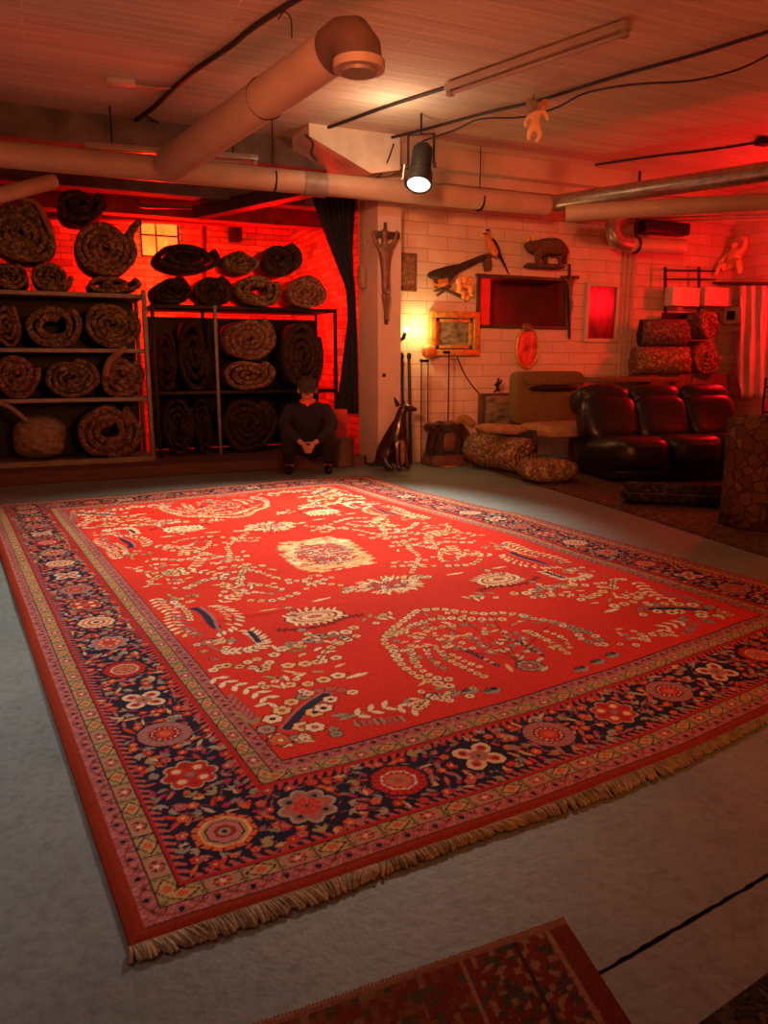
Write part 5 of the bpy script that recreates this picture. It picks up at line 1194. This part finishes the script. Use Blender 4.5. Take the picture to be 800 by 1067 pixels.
# things along the right wall, red lit
def xp(x, y, X=XR): return PX(x, y, X)
wbx = thing('square_box', tuple(xp(757, 338)), 'white square box with dark window below the pale boxes', 'box')
a, b = xp(757, 320), xp(776, 338); c_ = (a+b)/2
MB().box(c_, (.16, .24, .2), bev=.01).build('case', M_white, wbx); MB().box(c_+Vector((-.085, 0, 0)), (.01, .12, .11)).build('dark_window', M_black, wbx)
sc_ = xp(764, 292); sg = thing('seated_sculpture', tuple(sc_), 'seated figure sculpture with raised knee on the high rack at right', 'sculpture')
skin('body', [[(0, 0, .10, .09), (0, 0, .22, .085), (0, .02, .34, .07), (.0, .03, .40, .035), (0, .03, .47, .065)], [(0, 0, .10, .09), (-.12, .12, .20, .05), (-.14, .18, .05, .035)], [(0, 0, .10, .09), (-.10, -.14, .22, .05), (-.12, -.2, .05, .035)],
              [(0, .02, .34, .07), (0, .14, .30, .04), (-.10, .18, .2, .03)], [(0, .02, .34, .07), (0, -.12, .36, .04), (.0, -.14, .48, .03), (0, -.06, .52, .028)]], M_doll, sg, 2)
hs = thing('high_shelf', tuple(xp(790, 300)), 'high shelf on the right wall below the sculpture', 'shelf')
MB().bar(xp(735, 295, XR), xp(830, 296, XR), .26, .03, bev=.004).build('board', M_wood, hs)
MB().bar(xp(770, 342, XR), xp(830, 345, XR), .26, .03, bev=.004).build('lower_board', M_white, hs)
dr_ = MB(); rows = []
for j in range(19):
    y = 298+j*6.5; row = []
    for i in range(25):
        x = 770+i*1.9; X = XR-.21-.03*sin(i*1.1+j*.1)-.015*sin(i*.5+j*.4); row.append(dr_.bm.verts.new(PX(x+(4*sin(j*.4) if i == 0 else 0), y, X)))
    rows.append(row)
for j in range(18):
    for i in range(24): dr_.bm.faces.new((rows[j][i], rows[j][i+1], rows[j+1][i+1], rows[j+1][i]))
do = dr_.build('draped_sheet', mat('pale_sheet', (.6, .5, .45), (.5, .4, .36), 6, .85, bump=.3)); so = do.modifiers.new('thick', 'SOLIDIFY'); so.thickness = .01; tag(do, 'pale draped sheet on the right wall lit strongly red', 'sheet')
# wire stand at right edge
ws = thing('wire_stand', tuple(PZ(792, 500)), 'black wire plant stand at right edge behind the upright roll', 'stand')
q = PZ(808, 496)
for z in (.62, .86):
    MB().tube([q+Vector((.17*cos(a), .17*sin(a), z)) for a in [k*2*pi/24 for k in range(25)]], .009, 6, cap=False).build('ring', M_black, ws)
for k in range(4): a = k*pi/2+.5; MB().tube(spline([q+Vector((.22*cos(a), .22*sin(a), .012)), q+Vector((.13*cos(a), .13*sin(a), .4)), q+Vector((.17*cos(a), .17*sin(a), .62)), q+Vector((.17*cos(a), .17*sin(a), .95))], 4), .01, 6).build('leg', M_black, ws)

# ============================================================ PIPES AND CEILING THINGS
ZP = 2.71; yp = 7.1; xe = PY(570, 213, yp).x
mp_ = thing('main_pipe', (2.2, yp, ZP), 'long painted pipe running along the back of the room below ceiling', 'pipe')
MB().tube([(-2.9, yp, ZP-.02), (xe, yp, ZP+.02)], .10, 28).build('tube', M_pipe, mp_)
xc = PY(327, 192, yp).x; MB().tube([(xc-.11, yp, ZP), (xc+.11, yp, ZP)], .108, 28).build('collar', M_collar, mp_)
for px in (285, 500): x_ = PY(px, 190, yp).x; MB().tube([(x_-.008, yp, ZP), (x_+.008, yp, ZP)], .104, 20).build('strap', M_black, mp_); MB().tube([(x_, yp, ZP+.1), (x_, yp, CZ)], .006, 6).build('hanger', M_black, mp_)
dn = PZ(352, 50, 2.98); dfar = PY(168, 178, yp+.0)
bd_ = thing('ventilation_duct', ((dn.x+dfar.x)/2, (dn.y+dfar.y)/2, 2.7), 'thick painted duct slanting across the ceiling to the main pipe', 'pipe')
dd = (dfar-dn).normalized(); MB().tube([dn, dfar-dd*.17], .135, 28).build('tube', M_pipe, bd_)
e_ = [dn+dd*.05, dn-dd*.06, dn-dd*.14+Vector((0, 0, -.03)), dn-dd*.19+Vector((0, 0, -.09)), dn-dd*.20+Vector((0, 0, -.17))]
MB().tube(e_, [.14, .145, .145, .142, .14], 26, cap=False).build('elbow', M_rubber, bd_)
MB().tube([e_[-1]+Vector((0, 0, .02)), e_[-1]+Vector((0, 0, -.03))], [.155, .155], 26).build('rim', M_pipe, bd_)
MB().tube([e_[-1]+Vector((0, 0, -.031)), e_[-1]+Vector((0, 0, -.05))], [.11, .105], 26).build('grille', M_collar, bd_)
mid = dn.lerp(dfar, .33); MB().tube([mid+Vector((.13*cos(a), 0, .14*sin(a))) if False else mid+(Vector((cos(a)*.139, sin(a)*.0, sin(a)*.139))) for a in [k*2*pi/20 for k in range(21)]], .005, 5, cap=False).build('strap', M_black, bd_)
lp0, lp1 = PY(56, 186, 7.3), PY(-40, 214, 6.9)
tag(MB().tube([lp0+Vector((0, 0, -.02)), lp1], .06, 20).build('branch_pipe', M_pipe), 'short painted pipe below main pipe at the left edge', 'pipe')
s0, s1_ = PZ(577, 212, 2.76), PZ(850, 171, 2.76)
sd_ = thing('silver_duct', tuple(s0), 'shiny galvanised spiral duct on the right under the ceiling', 'pipe')
MB().tube([s0, s1_], .085, 26).build('tube', M_galv, sd_)
rg_ = MB(); n_ = 34
for k in range(n_):
    c_ = s0.lerp(s1_, (k+.5)/n_); t = (s1_-s0).normalized(); rg_.tube([c_-t*.006, c_+t*.006], .089, 20)
rg_.build('spiral_seam', M_galv, sd_)
p0_, p1_ = PZ(590, 222, 2.55), PZ(850, 207, 2.55); tag(MB().tube([p0_, p1_], .08, 20).build('lower_pipe', M_pipe), 'orange lit painted pipe just beneath the silver duct', 'pipe')
for i, (y0_, y1_, lb) in enumerate(((228, 222, 'upper thin conduit beneath the silver duct at right'), (231, 227, 'lower thin conduit beneath the silver duct at right'))):
    tag(MB().tube([PY(600, y0_, 7.57), PY(690, y0_-1, 7.57), PX(830, y1_, 7.55)], .012, 8).build('conduit', M_pipe), lb, 'pipe')
eb = thing('elbow_duct', tuple(PY(645, 255, 7.35)), 'chrome elbow with a red lit horizontal tube near the corner', 'pipe')
MB().tube(spline([PY(652, 222, 7.35), PY(641, 228, 7.32), PY(638, 240, 7.3), PY(643, 251, 7.28), PY(655, 255, 7.27)], 5), .088, 20).build('elbow', M_galv, eb)
MB().tube([PY(655, 255, 7.27), PY(712, 257, 7.15)], .085, 24).build('tube', M_pipe, eb)
for px in (662,): c_ = PY(px, 255.4, 7.25); MB().tube([c_+Vector((-.012, 0, 0)), c_+Vector((.012, 0, 0))], .095, 20).build('clamp', M_black, eb); MB().bar(c_, Vector((c_.x, c_.y, CZ)), .03, .01).build('hanger', M_black, eb)
tag(MB().box(PY(690, 238, 7.38), (.7, .2, .14), bev=.02).build('dark_duct_box', M_black), 'dark box duct above the red lit tube in the corner', 'box')
for i, px in enumerate((652, 657, 662)):
    lb = ('leftmost', 'middle', 'rightmost')[i]+' of three vertical pipes on the back wall by the corner'
    a = wy(px, 262, .03); tag(MB().tube([(a.x, WY-.03, .02), (a.x, WY-.03, 2.5)], .014, 8).build('vertical_pipe', M_pipe), lb, 'pipe', 'vertical pipes near the corner')
# fluorescent lamps
def fluo(a, b, label, group=None, hang=False):
    t = thing('fluorescent_lamp', tuple((a+b)/2), label, 'lamp', group); d = (b-a).normalized(); sdv = d.cross(Vector((0, 0, 1)))
    MB().bar(a, b, .085, .05, bev=.006).build('housing', M_tube, t)
    MB().tube([a+Vector((0, 0, -.045))+d*.04, b+Vector((0, 0, -.045))-d*.04], .016, 10).build('tube', M_tube, t)
    if hang:
        for e in (a.lerp(b, .15), a.lerp(b, .85)): MB().tube([e, Vector((e.x, e.y, CZ))], .008, 6).build('hanger', M_black, t)
    for e in (a+d*.03, b-d*.03): MB().box(e+Vector((0, 0, -.04)), (.05, .05, .05), rot=(0, 0, math.atan2(d.y, d.x)), bev=.006).build('end_cap', M_collar, t)
    return t
fluo(PZ(466, 92, 3.19), PZ(655, 26, 3.19), 'unlit fluorescent lamp on the ceiling above the spotlight, seen at upper right')
fluo(PY(88, 152, 7.35), PY(268, 165, 7.35), 'unlit fluorescent lamp hanging behind the main pipe at left', hang=True)
# junction box with wire
jb = PZ(125, 85, 3.21); jt = thing('junction_box', tuple(jb), 'small white junction box on the ceiling at upper left', 'box')
MB().bar(PZ(111, 84, 3.21), PZ(141, 87, 3.21), .10, .04, bev=.006).build('case', M_white, jt)
MB().tube(spline([PZ(141, 87, 3.21), PZ(160, 91, 3.21), PZ(178, 92, 3.21)], 4), .010, 6).build('wire', M_tube, jt)
def cable(pts, r, label, z=3.215, name='ceiling_cable'):
    q = [PZ(p[0], p[1], p[2] if len(p) > 2 else z) for p in pts]; return tag(MB().tube(spline(q, 5), r, 6).build(name, M_cable), label, 'cable')
cable([(345, -20), (300, 5), (262, 30), (240, 48), (205, 72), (180, 93), (160, 112), (140, 126), (120, 137)], .018, 'thick dark cable bundle crossing the ceiling at upper left')
cable([(290, 20, 3.2), (296, 12, 3.2), (303, 20, 3.18), (304, 40, 3.1)], .005, 'thin dark wire loop beside the thick duct')
cable([(150, 120), (168, 130), (185, 140)], .008, 'short dark cable by the beam at left')
cable([(320, 138), (345, 132), (400, 112), (466, 91)], .014, 'dark cable from pillar bracket to the fluorescent lamp')
cable([(380, 150, 3.2), (430, 138, 3.2), (505, 118, 3.2), (560, 105, 3.2), (640, 80, 3.2), (720, 58, 3.2), (810, 30, 3.2)], .013, 'straight dark cable running to the upper right corner')
cable([(440, 147, 3.18), (475, 135, 3.12), (500, 124, 3.15), (545, 122, 3.12), (580, 112, 3.15), (610, 97, 3.19), (660, 88, 3.14), (720, 84, 3.1), (770, 72, 3.13), (810, 52, 3.2)], .008, 'thin sagging cable below the straight ceiling cable at right')
cable([(410, 150, 3.1), (405, 165, 3.0), (398, 180, 2.9), (392, 186, 2.85)], .008, 'thin cable dropping to the pipe by the pillar')
cable([(620, 172), (680, 163), (740, 156), (810, 145)], .012, 'dark cable along the ceiling at right above silver duct')
tag(MB().tube(spline([PY(318, 140, 7.08), PY(326, 150, 7.08), PY(324, 160, 7.08), PY(330, 168, 7.08)], 4), .012, 6).build('bracket_cable', M_cable), 'short dark wiggling cable on the pale pillar bracket', 'cable')
tag(MB().box(PZ(795, 148, 3.19), (.14, .1, .06), bev=.01).build('ceiling_box', M_black), 'small black box on the ceiling at the right edge', 'box')
# stage spotlight
sl = thing('stage_spotlight', tuple(SPOT), 'black stage spotlight hanging from the ceiling with white lit lens', 'spotlight')
MB().lathe(SPOT-SD*.22, [(0, 0), (.07, 0), (.09, .03), (.095, .23), (.085, .24), (.085, .27), (.112, .28), (.118, .40), (.105, .40)], 24, axis=SD).build('housing', M_lampbody, sl); hsg = bpy.data.objects[[c.name for c in COL.objects if c.parent == sl][-1]]
MB().lathe(SPOT+SD*.15, [(.102, .0), (.102, .02), (0, .028)], 24, axis=SD).build('lens', M_reflector, hsg)
sx_ = SD.cross(Vector((0, 0, 1))).normalized(); tp = SPOT-SD*.02
yk = MB()
for s in (-1, 1): yk.bar(tp+sx_*.115*s, tp+sx_*.115*s+Vector((0, 0, .26)), .008, .03)
yk.bar(tp-sx_*.12+Vector((0, 0, .26)), tp+sx_*.12+Vector((0, 0, .26)), .025, .008); yk.build('yoke', M_black, sl)
MB().tube([tp+Vector((0, 0, .26)), Vector((tp.x, tp.y, CZ))], .01, 8).build('stem', M_black, sl)
for s in (-1, 1): MB().lathe(tp+sx_*.115*s, [(0, 0), (.022, 0), (.022, .02), (0, .02)], 12, axis=sx_*s).build('knob', M_black, sl)
MB().box(SPOT+SD*.08+sx_*.135+Vector((0, 0, -.0)), (.012, .12, .16), rot=SD.to_track_quat('Z', 'Y').to_euler()).build('barn_door', M_white, sl)
# hanging doll
dt = PZ(557, 99, 3.20); dl = thing('hanging_doll', (dt.x, dt.y, dt.z-.36), 'pale cherub doll hanging from the ceiling lit by the spotlight', 'doll', rz=R(-24))
skin('body', [[(0, 0, .12, .036), (.01, 0, .17, .042), (.015, 0, .215, .04), (.02, 0, .245, .018)], [(.015, 0, .215, .04), (-.045, 0, .19, .022), (-.07, -.02, .145, .018), (-.065, -.03, .11, .014)], [(.015, 0, .215, .04), (.075, 0, .235, .022), (.105, -.01, .20, .018), (.11, -.01, .165, .014)],
              [(0, 0, .12, .036), (-.035, -.01, .08, .027), (-.04, -.01, .04, .02), (-.03, -.02, .015, .015)], [(0, 0, .12, .036), (.045, -.02, .10, .027), (.05, -.01, .05, .022), (.02, -.02, .0, .016)]], M_doll, dl, 2)
h_ = MB(); h_.sup((-.02, 0, .285), (.048, .05, .052), e=.95, noise=.04)
for v in h_.bm.verts: v.co = WM[dl.name] @ v.co
h_.build('head', M_hair, dl)
h_ = MB(); h_.sup((.07, 0, .275), (.03, .02, .035), e=.9, noise=.1); h_.sup((.085, 0, .31), (.03, .02, .02), e=.9, noise=.1)
for v in h_.bm.verts: v.co = WM[dl.name] @ v.co
h_.build('wing', M_orange, dl)
h_ = MB(); h_.tube([(-.01, 0, .33), (-.005, 0, .37)], .004, 6)
for v in h_.bm.verts: v.co = WM[dl.name] @ v.co
h_.build('string', M_cable, dl)
